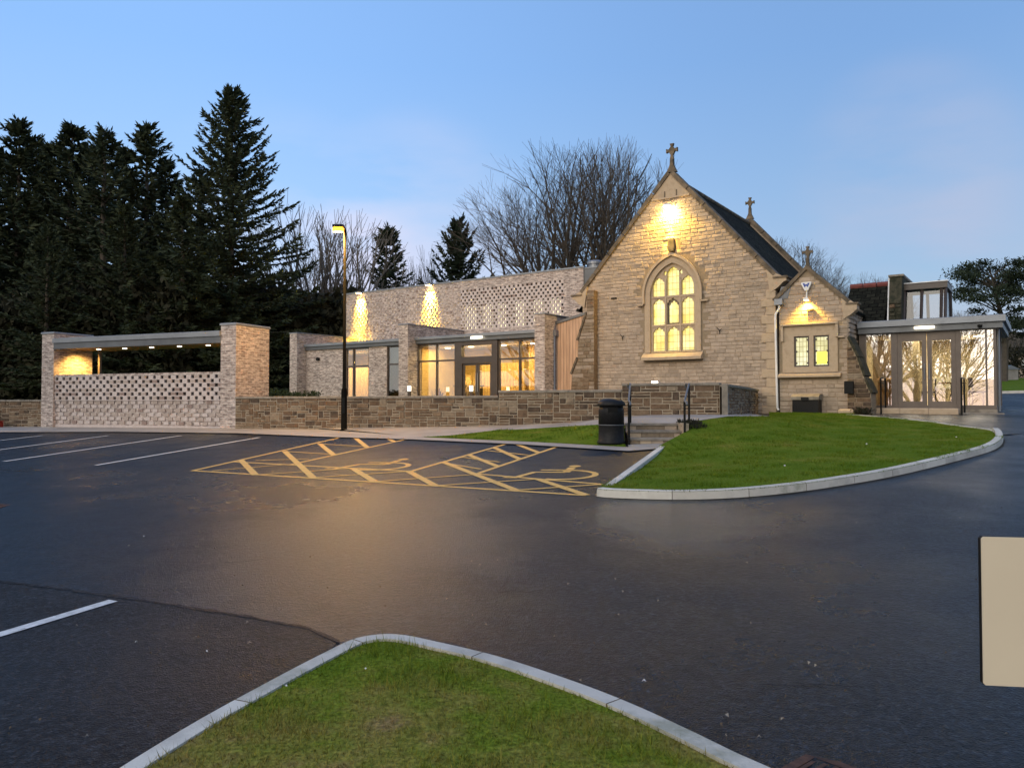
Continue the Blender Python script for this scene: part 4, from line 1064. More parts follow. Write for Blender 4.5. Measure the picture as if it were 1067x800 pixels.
# ---- porch
u0, u1 = 3.86, 6.02; ua = CH.px(841, 285)[0]; zA2 = CH.px(841, 281)[1]; zE2 = CH.px(884, 316)[1]; hp = u1-ua
print('porch', ua, zA2, zE2, hp)
P = Thing('chapel_porch', 'small gabled stone porch with two-light lit window and cross, right of the chapel', 'porch', CH, (4.95, 1.2, 1.2))
wz0, wz1 = CH.px(845, 382)[1], CH.px(845, 350)[1]; wu0, wu1 = CH.px(828, 365)[0], CH.px(864.5, 365)[0]
pg = MB()
sz = (zA2-zE2)/hp
outl = [(u0, .5), (u1, .5), (u1, zE2), (ua, zA2), (u0, zA2-(ua-u0)*sz)]
pg.plate(outl, [[(wu0, wz0), (wu1, wz0), (wu1, wz1), (wu0, wz1)]], -.02, .35, 4)
su0, su1 = CH.px(816, 365)[0], CH.px(873.5, 365)[0]; szt = CH.px(845, 339)[1]; szb = CH.px(845, 388)[1]
sk = lambda a, b, c, d: b > su0+.04 and a < su1-.04 and d > szb-.15 and c < szt+.05
cl2 = lambda z: (max(u0, ua-(zA2-z)/sz), min(u1, ua+(zA2-z)/sz))
blocks(pg, u0, u1, .7, zA2-.25, lambda s, d, z: (s, -.02-d, z), ch=(.12, .15), bl=(.18, .42), gap=.008, jit=.2, dep=(.006, .022), skip=sk, clip=cl2, rnd=rnd)
blocks(pg, 0, 3, .7, zE2-.2, lambda s, d, z: (u1+d, s, z), rnd=rnd)
pg.box(u1-.3, u1, .351, 3, .5, zE2, 4)
P.part('wall', pg, STONE + [M['mortar']])
mb = MB(); mb.plate([(su0, szb), (su1, szb), (su1, szt), (su0, szt)], [[(wu0, wz0), ((wu0+wu1)/2-.07, wz0), ((wu0+wu1)/2-.07, wz1), (wu0, wz1)], [((wu0+wu1)/2+.07, wz0), (wu1, wz0), (wu1, wz1), ((wu0+wu1)/2+.07, wz1)]], -.085, .1)
P.part('window_surround', mb, M['ashlar'])
mb = MB(); mb.bbox(su0-.03, su1+.03, -.20, -.06, szt+.002, szt+.07, .015); mb.bbox(su0-.03, su0+.05, -.17, -.088, szt-.5, szt+.0, .01); mb.bbox(su1-.05, su1+.03, -.17, -.088, szt-.42, szt+.0, .01); mb.bbox(su1+.032, su1+.22, -.16, -.05, szt-.45, szt-.40, .01)
P.part('hood_mould', mb, M['ashlar'])
zq = CH.px(845, 393)[1]; mb = MB(); mb.plate([(-.0, zq), (.2, zq), (.2, zq+.07), (0, szb-.002)], [], su0-.12, su1+.10, T=lambda a, b, c: (b, -.03-a, c)); P.part('window_sill', mb, M['ashlar'])
mid = (wu0+wu1)/2
for a, b, mt in ((wu0, mid-.07, 'leaded2'), (mid+.07, wu1, 'leaded2')):
    fr_ = MB(); fr_.plate([(a, wz0), (b, wz0), (b, wz1), (a, wz1)], [[(a+.05, wz0+.05), (b-.05, wz0+.05), (b-.05, wz1-.05), (a+.05, wz1-.05)]], -.03, .03)
    wo_ = P.part('window', fr_, M['frame'])
    P.part('pane', MB().box(a+.05, b-.05, .0, .01, wz0+.05, wz1-.05), M[mt], parent=wo_)
    if a > mid: P.part('coloured_pane', MB().box(a+.08, b-.08, -.008, -.001, wz0+.08, wz0+(wz1-wz0)*.48), M['yglass'], parent=wo_)
    for fx in (.14, .86):
        for fz in (.12, .5, .88):
            cu, cz = a + (b-a)*fx, wz0+(wz1-wz0)*fz; P.part('saddle_bar_end', MB().box(cu-.025, cu+.025, -.02, -.011, cz-.03, cz+.03), M['frame'], parent=wo_)
rf = MB()
for sg in (-1, 1):
    w = hp+.1 if sg > 0 else ua-u0+.3
    p = [(ua, zA2-.08), (ua+sg*w, zA2-.08-w*sz), (ua+sg*w, zA2-.15-w*sz), (ua, zA2-.15)]
    if sg > 0: p = p[::-1]
    rf.plate(p, [], .3, 3.2)
P.part('roof', rf, M['slate'])
for sg in (1, -1):
    w = hp if sg > 0 else ua-u0+.12
    nnv = Vector((sg*sz, 1)).normalized()*.12; q = [(ua+sg*w, zA2-w*sz), (ua, zA2), (ua+nnv.x*.0, zA2+.14), (ua+sg*w+nnv.x, zA2-w*sz+nnv.y)]
    if sg < 0: q = q[::-1]
    mb = MB(); mb.plate(q, [], -.10, .32); P.part('coping', mb, M['ashlar_dark'])
x = u1; mb = MB(); mb.plate([(x-.12, zE2-.5), (x+.12, zE2-.35), (x+.28, zE2-.2), (x+.28, zE2-.05), (x, zE2+.14), (x-.2, zE2+.3)], [], -.09, .31); P.part('kneeler', mb, M['ashlar'])
P.part('kneeler_slab', MB().bbox(x-.05, x+.33, -.12, .34, zE2-.05, zE2+.01, .01), M['ashlar_dark'])
cross(P, ua, .1, zA2+.08, CH.px(841, 257, .1)[1]-zA2-.08)
pts = [CH.px(*p, -.35) for p in ((883, 352), (893, 372), (893.5, 374), (900, 392), (901, 396), (907.5, 410), (908, 425))]
buttress(P, pts, -.35, .5, .9, RUB[:4] + [M['mortar']], 4, 'moss')
P.part('buttress_foot', MB().bbox(pts[0][0]-.25, pts[0][0]+.2, -.6, -.36, 1.1, 1.42, .05), M['ashlar'])
u, z = CH.px(885, 403.5, -.4); P.part('letter_box', MB().bbox(u-.13, u+.13, -.52, -.38, z-.2, z+.2, .02), M['black'])
# alarm box with its bracket, and the lamp under it
u, z0_ = CH.px(840.5, 303, -.1); z1_ = CH.px(840.5, 294, -.1)[1]
sh = [(u-.05, z0_), (u+.05, z0_), (u+.16, z1_-.06), (u+.15, z1_), (u-.15, z1_), (u-.16, z1_-.06)]
al = P.part('alarm_box', MB().plate(sh, [], -.16, -.07), M['white'])
bl = noisemat('blue_enamel', (.03, .06, .30), (.04, .08, .36), .4, 4, 0); e = MB()
e.plate([(u-.11, z1_-.04), (u-.05, z1_-.04), (u-.03, z1_-.10), (u, z1_-.06), (u+.03, z1_-.10), (u+.05, z1_-.04), (u+.11, z1_-.04), (u+.05, z1_-.18), (u, z1_-.12), (u-.05, z1_-.18)], [], -.166, -.161)
P.part('emblem', e, bl, parent=al)
zl2 = CH.px(840.5, 313, -.1)[1]
br_ = P.part('floodlight', MB().tube([(u, -.08, z0_), (u, -.12, zl2+.08)], .025, 6).bbox(u-.08, u+.08, -.24, -.07, zl2, zl2+.08, .015), M['white'])
P.part('lens', MB().box(u-.06, u+.06, -.22, -.09, zl2-.01, zl2-.002), emis('porch_lens', (1, .72, .25), 20), parent=br_)
P.light('floodlight_beam', 'SPOT', (u, -.2, zl2-.03), 420, (1, .62, .07), .03, aim=(u, -.02, zl2-.7), spot=125)
u, z = CH.px(844, 322, -.1); P.part('bracket', MB().bbox(u-.1, u+.1, -.14, -.05, z-.02, z+.03, .01), M['ashlar'])
# storage box against porch
b0, b1 = CH.px(826, 420, -.55)[0], CH.px(853, 420, -.55)[0]; zb_ = 1.26
bz1 = CH.px(840, 412, -.55)[1]; sb = MB()
T = Thing('storage_box', 'black storage box with a grey lid against the porch wall', 'box', CH, ((b0+b1)/2, -.4, zb_))
T.part('body', MB().bbox(b0, b1, -.6, -.15, zb_, bz1-.14, .015), M['blackm'])
T.part('lid', MB().plate([(-.64, bz1-.14), (-.12, bz1-.14), (-.12, bz1+.06), (-.5, bz1+.04), (-.64, bz1-.04)], [], b0-.03, b1+.03, T=lambda a, b, c: (b, a, c)), M['coping'])
T.part('latch', MB().box((b0+b1)/2-.12, (b0+b1)/2+.12, -.66, -.645, bz1-.16, bz1-.06), M['blackm'])

# ---- rear wing with red ridge, chimney-like gable and glass lantern
q0 = CH.px(868, 301, 3.5); q1 = CH.px(926, 296, 3.5)
Wg = Thing('slate_wing', 'low slate-roofed rear wing with red ridge tiles rising behind the glazed foyer roof', 'building', CH, (7, 3.5, 1.2))
zr = (q0[1]+q1[1])/2
Wg.part('wall', MB().box(6.15, q1[0]+.1, 3.3, 6.5, .8, 4.35), M['st1'])
mb = MB(); mb.plate([(1.9, 4.2), (3.6, zr), (5.6, 4.3), (5.6, 4.2)], [], 5.4, q1[0]+.05, T=lambda a, b, c: (b, a, c)); Wg.part('roof', mb, M['slate'])
mb = MB(); s = 5.4
while s < q1[0]: mb.tube([(s, 3.6, zr+.02), (min(s+.42, q1[0]), 3.6, zr+.02)], .10, 8); s += .45
Wg.part('ridge_tiles', mb, M['terra'])
g0 = CH.px(926, 300, 2.0)[0]; g1 = CH.px(939, 300, 2.0)[0]; gz = CH.px(932, 287, 2.0)[1]
mb = MB(); mb.plate([(2.0, 4.2), (2.0, gz-.9), (2.3, gz), (4.6, gz), (5.0, 4.2)], [], g0, g1, 4, T=lambda a, b, c: (b, a, c))
blocks(mb, g0, g1, 4.2, gz-.9, lambda s, d, z: (s, 2.0-d, z), bl=(.15, .3), rnd=rnd)
mb2 = mb
Wg.part('parapet_gable', mb, [M['moss'], M['rb2'], M['moss'], M['rb0'], M['moss']])
Wg.part('parapet_coping', MB().bbox(g0-.05, g1+.05, 2.25, 4.65, gz+.002, gz+.07, .01), M['coping'])
Wg.part('lead_flashing', MB().tube([(g0-.04, 2.0, 4.3), (g0-.04, 2.35, gz-.02)], .03, 5), M['white'])
l0, l1 = CH.px(941, 315, 2.4)[0], CH.px(984.5, 315, 2.4)[0]; lzt = CH.px(960, 300, 2.4)[1]
Wg2 = Thing('roof_lantern', 'dark framed glass roof lantern standing on the foyer roof', 'skylight', CH, ((l0+l1)/2, 3, 4.25))
lf_ = MB(); zb0 = 4.24
def bar(a, b, r=.05): lf_.tube([a, b], r, 4)
for u_ in (l0, l0+(l1-l0)*.43, l1-.12, l1): bar((u_, 2.4, zb0), (u_, 2.75, lzt)); bar((u_, 4.4, zb0), (u_, 4.2, lzt))
lf_.bbox(l0-.05, l1+.06, 2.66, 4.3, lzt, lzt+.2, .01); lf_.bbox(l0-.03, l1+.04, 2.33, 2.47, zb0-.02, zb0+.06, .01)
Wg2.part('frame', lf_, M['frame']); Wg2.part('flashing', MB().bbox(l0-.07, l1+.08, 2.62, 4.34, lzt+.202, lzt+.235, .005), M['white'])
mb = MB(); mb.quad([(l0, 2.42, zb0+.05), (l1, 2.42, zb0+.05), (l1, 2.77, lzt), (l0, 2.77, lzt)]); mb.quad([(l1-.01, 2.42, zb0), (l1-.01, 4.38, zb0), (l1-.01, 4.2, lzt), (l1-.01, 2.77, lzt)])
Wg2.part('glass', mb, M['lantern_glass'])

# ---- glazed foyer
F = Thing('glazed_foyer', 'flat-roofed glazed foyer with brown framed double doors on the right end of the chapel', 'building', CH, (8, 3, 1.3))
v = 1.2
fu = lambda px, y=390: CH.px(px, y, v)[0]
uL, uR = 6.12, fu(1037); zF = CH.px(965, 421.5, v)[1]; zC = CH.px(965, 346.5, v)[1]
zf0 = CH.px(1030, 341.5, v-.25)[1]; zf1 = CH.px(1030, 328, v-.25)[1]; zfm = CH.px(1030, 335, v-.25)[1]
print('foyer', uL, uR, zF, zC, zf0, zf1)
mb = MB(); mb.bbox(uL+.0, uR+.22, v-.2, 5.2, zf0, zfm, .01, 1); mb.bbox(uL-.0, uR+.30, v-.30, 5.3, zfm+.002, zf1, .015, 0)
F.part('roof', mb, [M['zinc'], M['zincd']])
F.part('soffit', MB().box(uL, uR+.12, v-.1, 5.1, zf0-.03, zf0-.002), M['frame'])
bars = MB(); H0 = zf0-.03
for a, b in ((901, 903), (929, 935.5), (996.5, 1001.5), (1027, 1029), (1035.5, 1038.5)): bars.box(fu(a), fu(b), v-.06, v+.08, zF-.12, H0)
bars.box(uL, fu(901), v-.03, v+.08, zF-.1, H0); bars.box(uL, uR, v-.061, v+.081, zC+.0, H0+.001) if zC < H0-.02 else None
bars.box(uL, uR+.01, v-.055, v+.079, zF-.14, zF-.02)
bars.box(uR-.06, uR+.012, v+.081, 5.0, zF-.14, zF-.03); bars.box(uR-.06, uR+.012, 3.1, 3.2, zF-.02, H0); bars.box(uR-.07, uR+.013, 4.9, 5.01, zF-.14, H0)
F.part('window_frame', bars, M['framel'])
F.part('corner_downpipe', MB().tube([(uR+.09, v+.2, zf0), (uR+.09, v+.2, 1.35)], .035, 8), M['zinc'])
for a, b in ((935.5, 966), (966.3, 996.5)):
    d0, d1 = fu(a)+.005, fu(b)-.005
    fr_ = MB(); fr_.plate([(d0, zF-.02), (d1, zF-.02), (d1, H0-.0), (d0, H0)], [[(d0+.13, zF+.10), (d1-.13, zF+.10), (d1-.13, CH.px(965, 355, v)[1]), (d0+.13, CH.px(965, 355, v)[1])]], v-.045, v+.02)
    D = F.part('door', fr_, M['framel']); F.part('door_glass', MB().box(d0+.12, d1-.12, v-.012, v-.004, zF+.08, CH.px(965, 354, v)[1]), M['glassr'], parent=D)
    hx = d1-.06 if a < 950 else d0+.06
    F.part('door_handle', MB().tube([(hx, v-.09, zF+.8), (hx, v-.09, zF+1.3)], .014, 6), M['zinc'], parent=D)
for a, b in ((903, 929), (1001.5, 1027), (1029, 1035.5)): F.part('window_pane', MB().box(fu(a)-.01, fu(b)+.01, v+.0, v+.008, zF-.03, H0+.01), M['glassr'])
F.part('window_pane', MB().box(uR-.03, uR-.022, v+.08, 4.9, zF-.03, H0), M['glassr'])
F.part('plinth', MB().box(uL, uR+.05, v-.12, 5.05, .8, zF-.141), M['coping'])
st_ = MB(); sa, sb_ = CH.px(909, 427, .55)[0], CH.px(1000, 427, .55)[0]; s = sa
while s < sb_-.1:
    w = min(.8, sb_-s); st_.bbox(s+.005, s+w-.005, .5, v-.125, 1.0, zF-.11, .03); s += w
F.part('entrance_step', st_, M['ashlar'])
F.part('threshold', MB().bbox(sb_+.02, uR+.25, v-.45, v-.121, .9, zF-.25, .03), M['coping'])
# interior
F.part('floor', MB().box(uL, uR-.09, v+.09, 4.85, zF-.1, zF-.04), M['floor'])
F.part('inner_wall', MB().box(uL, uR-.1, 4.6, 4.85, zF-.03, H0-.02).box(uL, uL+.05, v+.1, 4.59, zF-.03, H0-.02), M['plaster'])
F.part('ceiling', MB().box(uL+.06, uR-.1, v+.1, 4.59, H0-.05, H0-.01), M['plaster'])
F.part('column', MB().box(fu(944), fu(951), 2.6, 2.9, zF-.03, H0-.06), M['plaster'])
for u_ in (7.0, 8.3, 9.4): F.part('ceiling_light', MB().lathe([(.14, H0-.075), (.14, H0-.052)], (u_, 2.9), 16), M['bulbw'])
F.light('ceiling_glow', 'AREA', (8.0, 2.9, H0-.1), 170, (1, .80, .50), 2.6, aim=(8.0, 2.9, 0), sizey=1.8)
wn = MB()
for a, b in ((973, 982), (985, 994)): wn.box(CH.px(a, 400, 4.55)[0], CH.px(b, 400, 4.55)[0], 4.56, 4.59, CH.px(980, 405, 4.55)[1], CH.px(980, 393, 4.55)[1])
F.part('inner_window', wn, M['strip'])
u, z = CH.px(963, 341, v-.3); F.part('entrance_light', MB().bbox(u-.28, u+.28, v-.30-.03, v-.225, z-.04, z+.035, .01), M['bulbs'])
u, z = CH.px(1021, 339, v-.24); F.part('camera_dome', MB().lathe([(.03, z-.07), (.06, z-.04), (.07, z+.02)], (u, v-.27), 12), M['black'])
# furniture inside the foyer
T = Thing('lectern', 'small oak lectern inside the foyer behind the left pane', 'lectern', CH, (6.75, 2.1, zF))
T.part('stand', MB().bbox(6.55, 6.95, 1.95, 2.25, zF-.03, zF+.75, .01), M['oak']); T.part('top', MB().plate([(1.85, zF+.78), (2.32, zF+.86), (2.32, zF+.9), (1.85, zF+.82)], [], 6.48, 7.02, T=lambda a, b, c: (b, a, c)), M['oak'])
T = Thing('cafe_table', 'round topped table inside the foyer behind the right door', 'table', CH, (8.6, 3.2, zF))
T.part('tabletop', MB().lathe([(.42, zF+.70), (.42, zF+.735)], (8.6, 3.2), 24), M['oak']); T.part('pedestal', MB().lathe([(.22, zF-.03), (.2, zF), (.03, zF+.03), (.03, zF+.69)], (8.6, 3.2), 16), M['frame'])
ch0 = None
for i, (cu, cv, rz, lab) in enumerate(((9.35, 3.1, 1.4, 'dark chair inside the foyer behind the right-hand pane'), (7.9, 3.4, -1.5, 'dark chair inside the foyer between the table and the column'))):
    T = Thing('chair', lab, 'chair', CH, (cu, cv, zF-.03), group='foyer chairs', rot=rz)
    o_ = T.at
    def q(x, y, z): return (o_[0]+x, o_[1]+y, o_[2]+z)
    bx_ = lambda mb, a, b, c, d, e_, f_: mb.box(o_[0]+a, o_[0]+b, o_[1]+c, o_[1]+d, o_[2]+e_, o_[2]+f_)
    T.part('seat', bx_(MB(), -.22, .22, -.22, .22, .42, .47), M['blackm']); T.part('backrest', bx_(MB(), -.2, .2, .19, .22, .6, .9), M['blackm'])
    for a in (-.2, .2):
        for b in (-.2, .2): T.part('leg', MB().tube([q(a, b, 0), q(a, b, .42 if b < 0 else .9)], .014, 6), M['frame'])
# handrails at the foyer steps
for lab, px, v_ in (('black hooped handrail at the left end of the foyer step', 918, .35), ('black post and handrail at the right end of the foyer step', 1002, .35)):
    u = CH.px(px, 420, v_)[0]; zt_ = CH.px(px, 394, v_)[1]
    T = Thing('handrail', lab, 'handrail', CH, (u, v_, 1.25), group='handrails')
    T.part('post', MB().tube([(u, v_, 1.0), (u, v_, zt_)], .026, 8), M['black']); T.part('post', MB().tube([(u+.02, v_+.7, 1.2), (u+.02, v_+.7, zt_)], .026, 8), M['black'])
    T.part('rail', MB().tube([(u-.0, v_-.12, zt_-.1), (u, v_-.1, zt_-.02), (u, v_, zt_+.015), (u+.02, v_+.7, zt_+.015)], .022, 8), M['black'])

# ================================================================== NEW HALL
Hh = Thing('brick_hall', 'long pale brick hall with tall glazed entrance and honeycomb upper storey lit by wall lights', 'building', CH, (-12, 3, 1.1))
vG = -.3
hu = lambda px, y=380, v=vG: CH.px(px, y, v)[0]
hz = lambda px, y, v=vG: CH.px(px, y, v)[1]
# upper storey
vU = 3.0; uu0, uu1 = CH.px(357.5, 320, vU)[0], CH.px(608, 300, vU)[0]; zU = CH.px(485, 293, vU)[1]
lu0, lu1 = CH.px(480, 320, vU)[0], CH.px(588, 320, vU)[0]; lz0, lz1 = CH.px(530, 341, vU)[1], CH.px(530, 297, vU)[1]-.02
print('hall upper', uu0, uu1, zU, lu0, lu1, lz0, lz1)
mb = MB(); mb.box(uu0, lu0, vU, vU+.3, .8, zU); mb.box(lu1, uu1, vU, vU+.3, .8, zU); mb.box(lu0, lu1, vU, vU+.3, .8, lz0); mb.box(lu0, lu1, vU, vU+.3, lz1, zU)
mb.box(uu0, uu0+.3, vU+.3, 9, .8, zU); mb.box(uu0, uu1, 8.7, 9, .8, zU-.01)
rel = mb; rnd = random.Random(8); ph = .155; k = 0; z = lz0 - .15
RR = rnd
zz = 4.45
while zz < zU - .2:
    off = (k % 2)*.125; s = uu0 + .1 + off
    while s < uu1 - .12:
        ins = lu0 - .02 < s + .06 < lu1 + .05 and lz0 - .02 < zz + .06 < lz1 + .03
        if s < lu0 - .12 and not ins: rel.box(s, s+.105, vU-.03 + RR.uniform(-.005, .005), vU, zz+.02, zz+.10, 1+RR.choices([0, 1, 2], [5, 3, 1])[0])
        s += .25
    zz += ph/2*2; k += 1
Hh.part('upper_wall', rel, [M['brick']] + BRK)
lat = MB(); z = lz0; k = 0; nrow = max(1, round((lz1-lz0)/ph)); ph2 = (lz1-lz0)/nrow
for r in range(nrow):
    off = (k % 2)*.125; s = lu0 - .05 - off
    while s < lu1:
        a, b = max(s, lu0+.001), min(s+.148, lu1-.001)
        if b-a > .02: lat.box(a, b, vU, vU+.07, z+.045, z+ph2-.0005, rnd.choices([0, 1, 2], [6, 2, .3])[0])
        s += .25
    lat.box(lu0+.001, lu1-.001, vU+.001, vU+.069, z, z+.0445, 0)
    z += ph2; k += 1
Hh.part('honeycomb_brickwork', lat, BRK)
Hh.part('void_shade_panel', MB().box(lu0-.1, lu1+.1, vU+.9, vU+1.0, lz0-.3, lz1+.1), M['hollow_shade'])  # added dark sheet, its colour gives the honeycomb holes their shade
for a, b in ((485, 496), (502.5, 513), (519, 528), (537, 547), (556, 566), (574, 584)):
    Hh.part('clerestory_window', MB().box(CH.px(a, 330, vU+.35)[0], CH.px(b, 330, vU+.35)[0], vU+.35, vU+.37, CH.px(530, 341, vU+.35)[1], CH.px(530, 315.5, vU+.35)[1]), M['strip'])
Hh.part('upper_roof', MB().box(uu0-.04, uu1+.05, vU-.04, 9.05, zU+.002, zU+.07), M['zinc'])
Hh.part('zinc_flank', MB().box(uu1+.002, uu1+.62, vU+.05, 8.9, 3.6, zU-.05), M['zincd'])
Hh.part('zinc_flank_cap', MB().box(uu1+.002, uu1+.66, vU+.02, 8.9, zU-.048, zU+.0), M['zinc'])
uv_, zv = CH.px(620, 277, 4.5); Hh.part('roof_vent', MB().lathe([(.3, zU-.1), (.3, zv+.05), (.36, zv+.06), (.36, zv+.16), (.28, zv+.22)], (uv_, 4.5), 20), M['zinc'])
for px in (376, 448.5):
    u = CH.px(px, 320, vU)[0]
    wlt = Hh.part('wall_light', MB().bbox(u-.16, u+.16, vU-.30, vU-.002, zU-.02, zU+.06, .01), M['zinc'])
    Hh.part('lens', MB().box(u-.12, u+.12, vU-.26, vU-.06, zU-.03, zU-.0205), emis('wall_lens', (1, .74, .35), 25), parent=wlt)
    wb = Hh.light('wall_light_beam', 'AREA', (u, vU-.13, zU-.05), 480, (1, .58, .05), .5, aim=(u, vU-.03, zU-1.6), sizey=.06); wb.data.spread = R(38)
    wb = Hh.light('wall_light_beam', 'SPOT', (u, vU-.16, zU-.06), 560, (1, .72, .22), .03, aim=(u, vU-.05, zU-1.6), spot=22, blend=1)
# lower storey: fins, roof, fascia
fins = [(302, 309.5), (415.5, 425), (557, 567.5)]
zT = CH.px(415, 339, -1.0)[1]; fe = []
for a, b in fins:
    a_, b_ = CH.px(a, 360, -1.0)[0], CH.px(b, 360, -1.0)[0]; fe.append((a_, b_))
    Hh.part('brick_fin', MB().box(a_, b_, -1.0, vU-.005 if a > 310 else 8.5, .7, zT), M['brick'])
    Hh.part('fin_cap', MB().bbox(a_-.02, b_+.03, -1.03, vU-.04, zT+.002, zT+.05, .008), M['zinc'])
zr0 = CH.px(500, 354.3, -.55)[1]; zr1 = CH.px(500, 347.2, -.55)[1]
print('hall fascia', zr0, zr1, 'finTop', zT)
for (a0, a1), (b0, b1) in zip(fe[:-1], fe[1:]):
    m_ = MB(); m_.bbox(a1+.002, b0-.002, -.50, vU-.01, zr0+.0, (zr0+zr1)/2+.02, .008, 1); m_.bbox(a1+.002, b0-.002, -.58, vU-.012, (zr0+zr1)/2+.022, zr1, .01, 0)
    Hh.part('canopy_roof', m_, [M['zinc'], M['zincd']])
zG = zr0
HF = 1.38
# left brick wall, door glazing, brick, slot window
x_l, x_a, x_b, x_c = fe[0][1], hu(361), hu(386), hu(404.5)
Hh.part('front_wall', MB().box(x_l, x_a, vG-.1, vG+.15, .7, zG-.002).box(x_b, x_c, vG-.1, vG+.15, .7, zG-.002), M['brick'])
zt1, zt2 = hz(375, 379.5), hz(375, 383.5)
def glazed(T, x0, x1, cols, rows, label, tw=.06, mat='frame', pane='glass', name='window'):
    """x0..x1 frame, cols = mullion centres, rows = transom heights; every pane its own child"""
    fb = MB(); fb.box(x0, x0+tw, vG-.05, vG+.07, HF, zG-.003); fb.box(x1-tw, x1, vG-.05, vG+.07, HF, zG-.003)
    fb.box(x0, x1, vG-.051, vG+.071, zG-.07, zG-.002); fb.box(x0, x1, vG-.051, vG+.071, HF-.02, HF+.06)
    for c in cols: fb.box(c-tw*.6, c+tw*.6, vG-.049, vG+.069, HF, zG-.01)
    for r_ in rows: fb.box(x0, x1, vG-.047, vG+.067, r_-.035, r_+.035)
    W_ = T.part(name, fb, M[mat])
    cs = [x0] + list(cols) + [x1]; rs = [HF] + sorted(rows) + [zG]
    for i in range(len(cs)-1):
        for j in range(len(rs)-1):
            T.part('pane', MB().box(cs[i]+.02, cs[i+1]-.02, vG-.006, vG+.002, rs[j]+.02, rs[j+1]-.02), M[pane], parent=W_)
    return W_
glazed(Hh, x_a, x_b, [hu(369)], [(zt1+zt2)/2], '', .08)
glazed(Hh, x_c, fe[1][0], [], [hz(410, 379.5)], '', .05)
Hh.part('blind', MB().box(x_c+.08, fe[1][0]-.05, vG+.10, vG+.12, hz(410, 379.5), zG-.05), M['zinc'])
gL, gM1, gM2, gR = fe[1][1], hu(475), hu(521), fe[2][0]
zt3 = hz(455, 376)
glazed(Hh, gL, hu(475.5), [hu(455.5)], [zt3], '')
glazed(Hh, hu(520), gR, [hu(542)], [hz(540, 373.5)], '')
# entrance doors with transom light
dA, dB = hu(475.7), hu(519.8); zd = hz(498, 378.5); zd2 = hz(498, 371.5)
ef = MB(); ef.plate([(dA, HF), (dB, HF), (dB, zG-.003), (dA, zG-.003)], [[(hu(483), HF+.01), (hu(513.5), HF+.01), (hu(513.5), zd), (hu(483), zd)], [(hu(482.5), zd2), (hu(514), zd2), (hu(514), hz(498, 359.5)), (hu(482.5), hz(498, 359.5))]], vG-.12, vG+.08)
E_ = Hh.part('entrance_frame', ef, M['frame']); Hh.part('transom_pane', MB().box(hu(482), hu(514), vG-.01, vG-.002, zd2-.02, hz(498, 359)), M['glass'], parent=E_)
for a, b in ((483.3, 498), (498.3, 513.2)):
    d0, d1 = hu(a), hu(b); m_ = MB(); m_.plate([(d0, HF+.012), (d1, HF+.012), (d1, zd-.005), (d0, zd-.005)], [[(d0+.09, HF+.2), (d1-.09, HF+.2), (d1-.09, zd-.08), (d0+.09, zd-.08)]], vG-.05, vG)
    D = Hh.part('door', m_, M['frame']); Hh.part('door_glass', MB().box(d0+.08, d1-.08, vG-.03, vG-.022, HF+.18, zd-.06), M['glass'], parent=D)
    hx = d1-.04 if a < 490 else d0+.04; Hh.part('door_handle', MB().tube([(hx, vG-.1, HF+.7), (hx, vG-.1, HF+1.5)], .016, 6), M['zinc'], parent=D)
u, z = CH.px(496, 351.5, -.62); Hh.part('canopy_light', MB().bbox(u-.3, u+.3, -.61, -.585, z-.05, z+.05, .005), M['bulbs'])
u, z = CH.px(332, 374, vG-.1); Hh.part('security_light', MB().bbox(u-.09, u+.09, vG-.2, vG-.101, z-.08, z+.07, .02), M['black'])
# interior
Hh.part('floor', MB().box(x_l, gR, vG+.16, vU-.05, .8, HF-.01), M['floor'])
Hh.part('inner_wall', MB().box(x_l+.02, gR-.02, vU-.25, vU-.05, HF, zG-.12), M['gold'])
Hh.part('partition', MB().box(x_b+.3, x_b+.4, vG+.2, vU-.26, HF, zG-.12).box(gR-.12, gR-.02, vG+.2, vU-.26, HF, zG-.12), M['oak'])
Hh.part('side_lining', MB().box(gL+.002, gL+.04, vG+.2, vU-.26, HF, zG-.12), M['gold']); Hh.part('side_lining', MB().box(x_l+.002, x_l+.04, vG+.2, vU-.26, HF, zG-.12), M['gold'])
Hh.part('ceiling', MB().box(x_l+.02, gR-.02, vG+.16, vU-.05, zG-.11, zG-.06), M['plaster'])
for px in (364, 380, 443, 468, 503, 535, 552):
    u = hu(px)*.98; Hh.part('ceiling_light', MB().lathe([(.13, zG-.135), (.13, zG-.112)], (u, 1.0), 14), M['bulbw'])
def curtain(a, b, v_, z0, z1):
    m_ = MB(); n = int((b-a)/.02); i = 0
    for k in range(n+1):
        x = a+(b-a)*k/n; y = v_ + .05*math.sin(x*2*math.pi/.16) + .01*math.sin(x*31)
        m_.v += [(x, y, z0), (x, y, z1)]
        if k: j = len(m_.v); m_.f.append((j-4, j-2, j-1, j-3)); m_.m.append(0)
    return m_
Hh.part('curtain', curtain(hu(483)-.4, hu(514)+.3, 1.6, HF+.02, zd+.1), M['curtain'])
Hh.part('curtain', curtain(x_l+.15, x_b-.7, 1.4, HF+.02, zd+.1), M['curtain'])
Hh.part('curtain', curtain(hu(524), hu(541), 1.6, HF+.02, zG-.15), M['curtain'])
print('HALLX', x_l, x_a, x_b, x_c, fe, gL, gR, zG)
gc = (gL+gR)/2
Hh.light('ceiling_glow', 'AREA', (gc, .5, zG-.16), 480, (1, .70, .34), gR-gL-.6, aim=(gc, .7, 0), sizey=.9)
Hh.light('ceiling_glow', 'AREA', (x_a-.4, .6, zG-.16), 230, (1, .70, .34), 2.0, aim=(x_a-.4, .8, 0), sizey=.9)
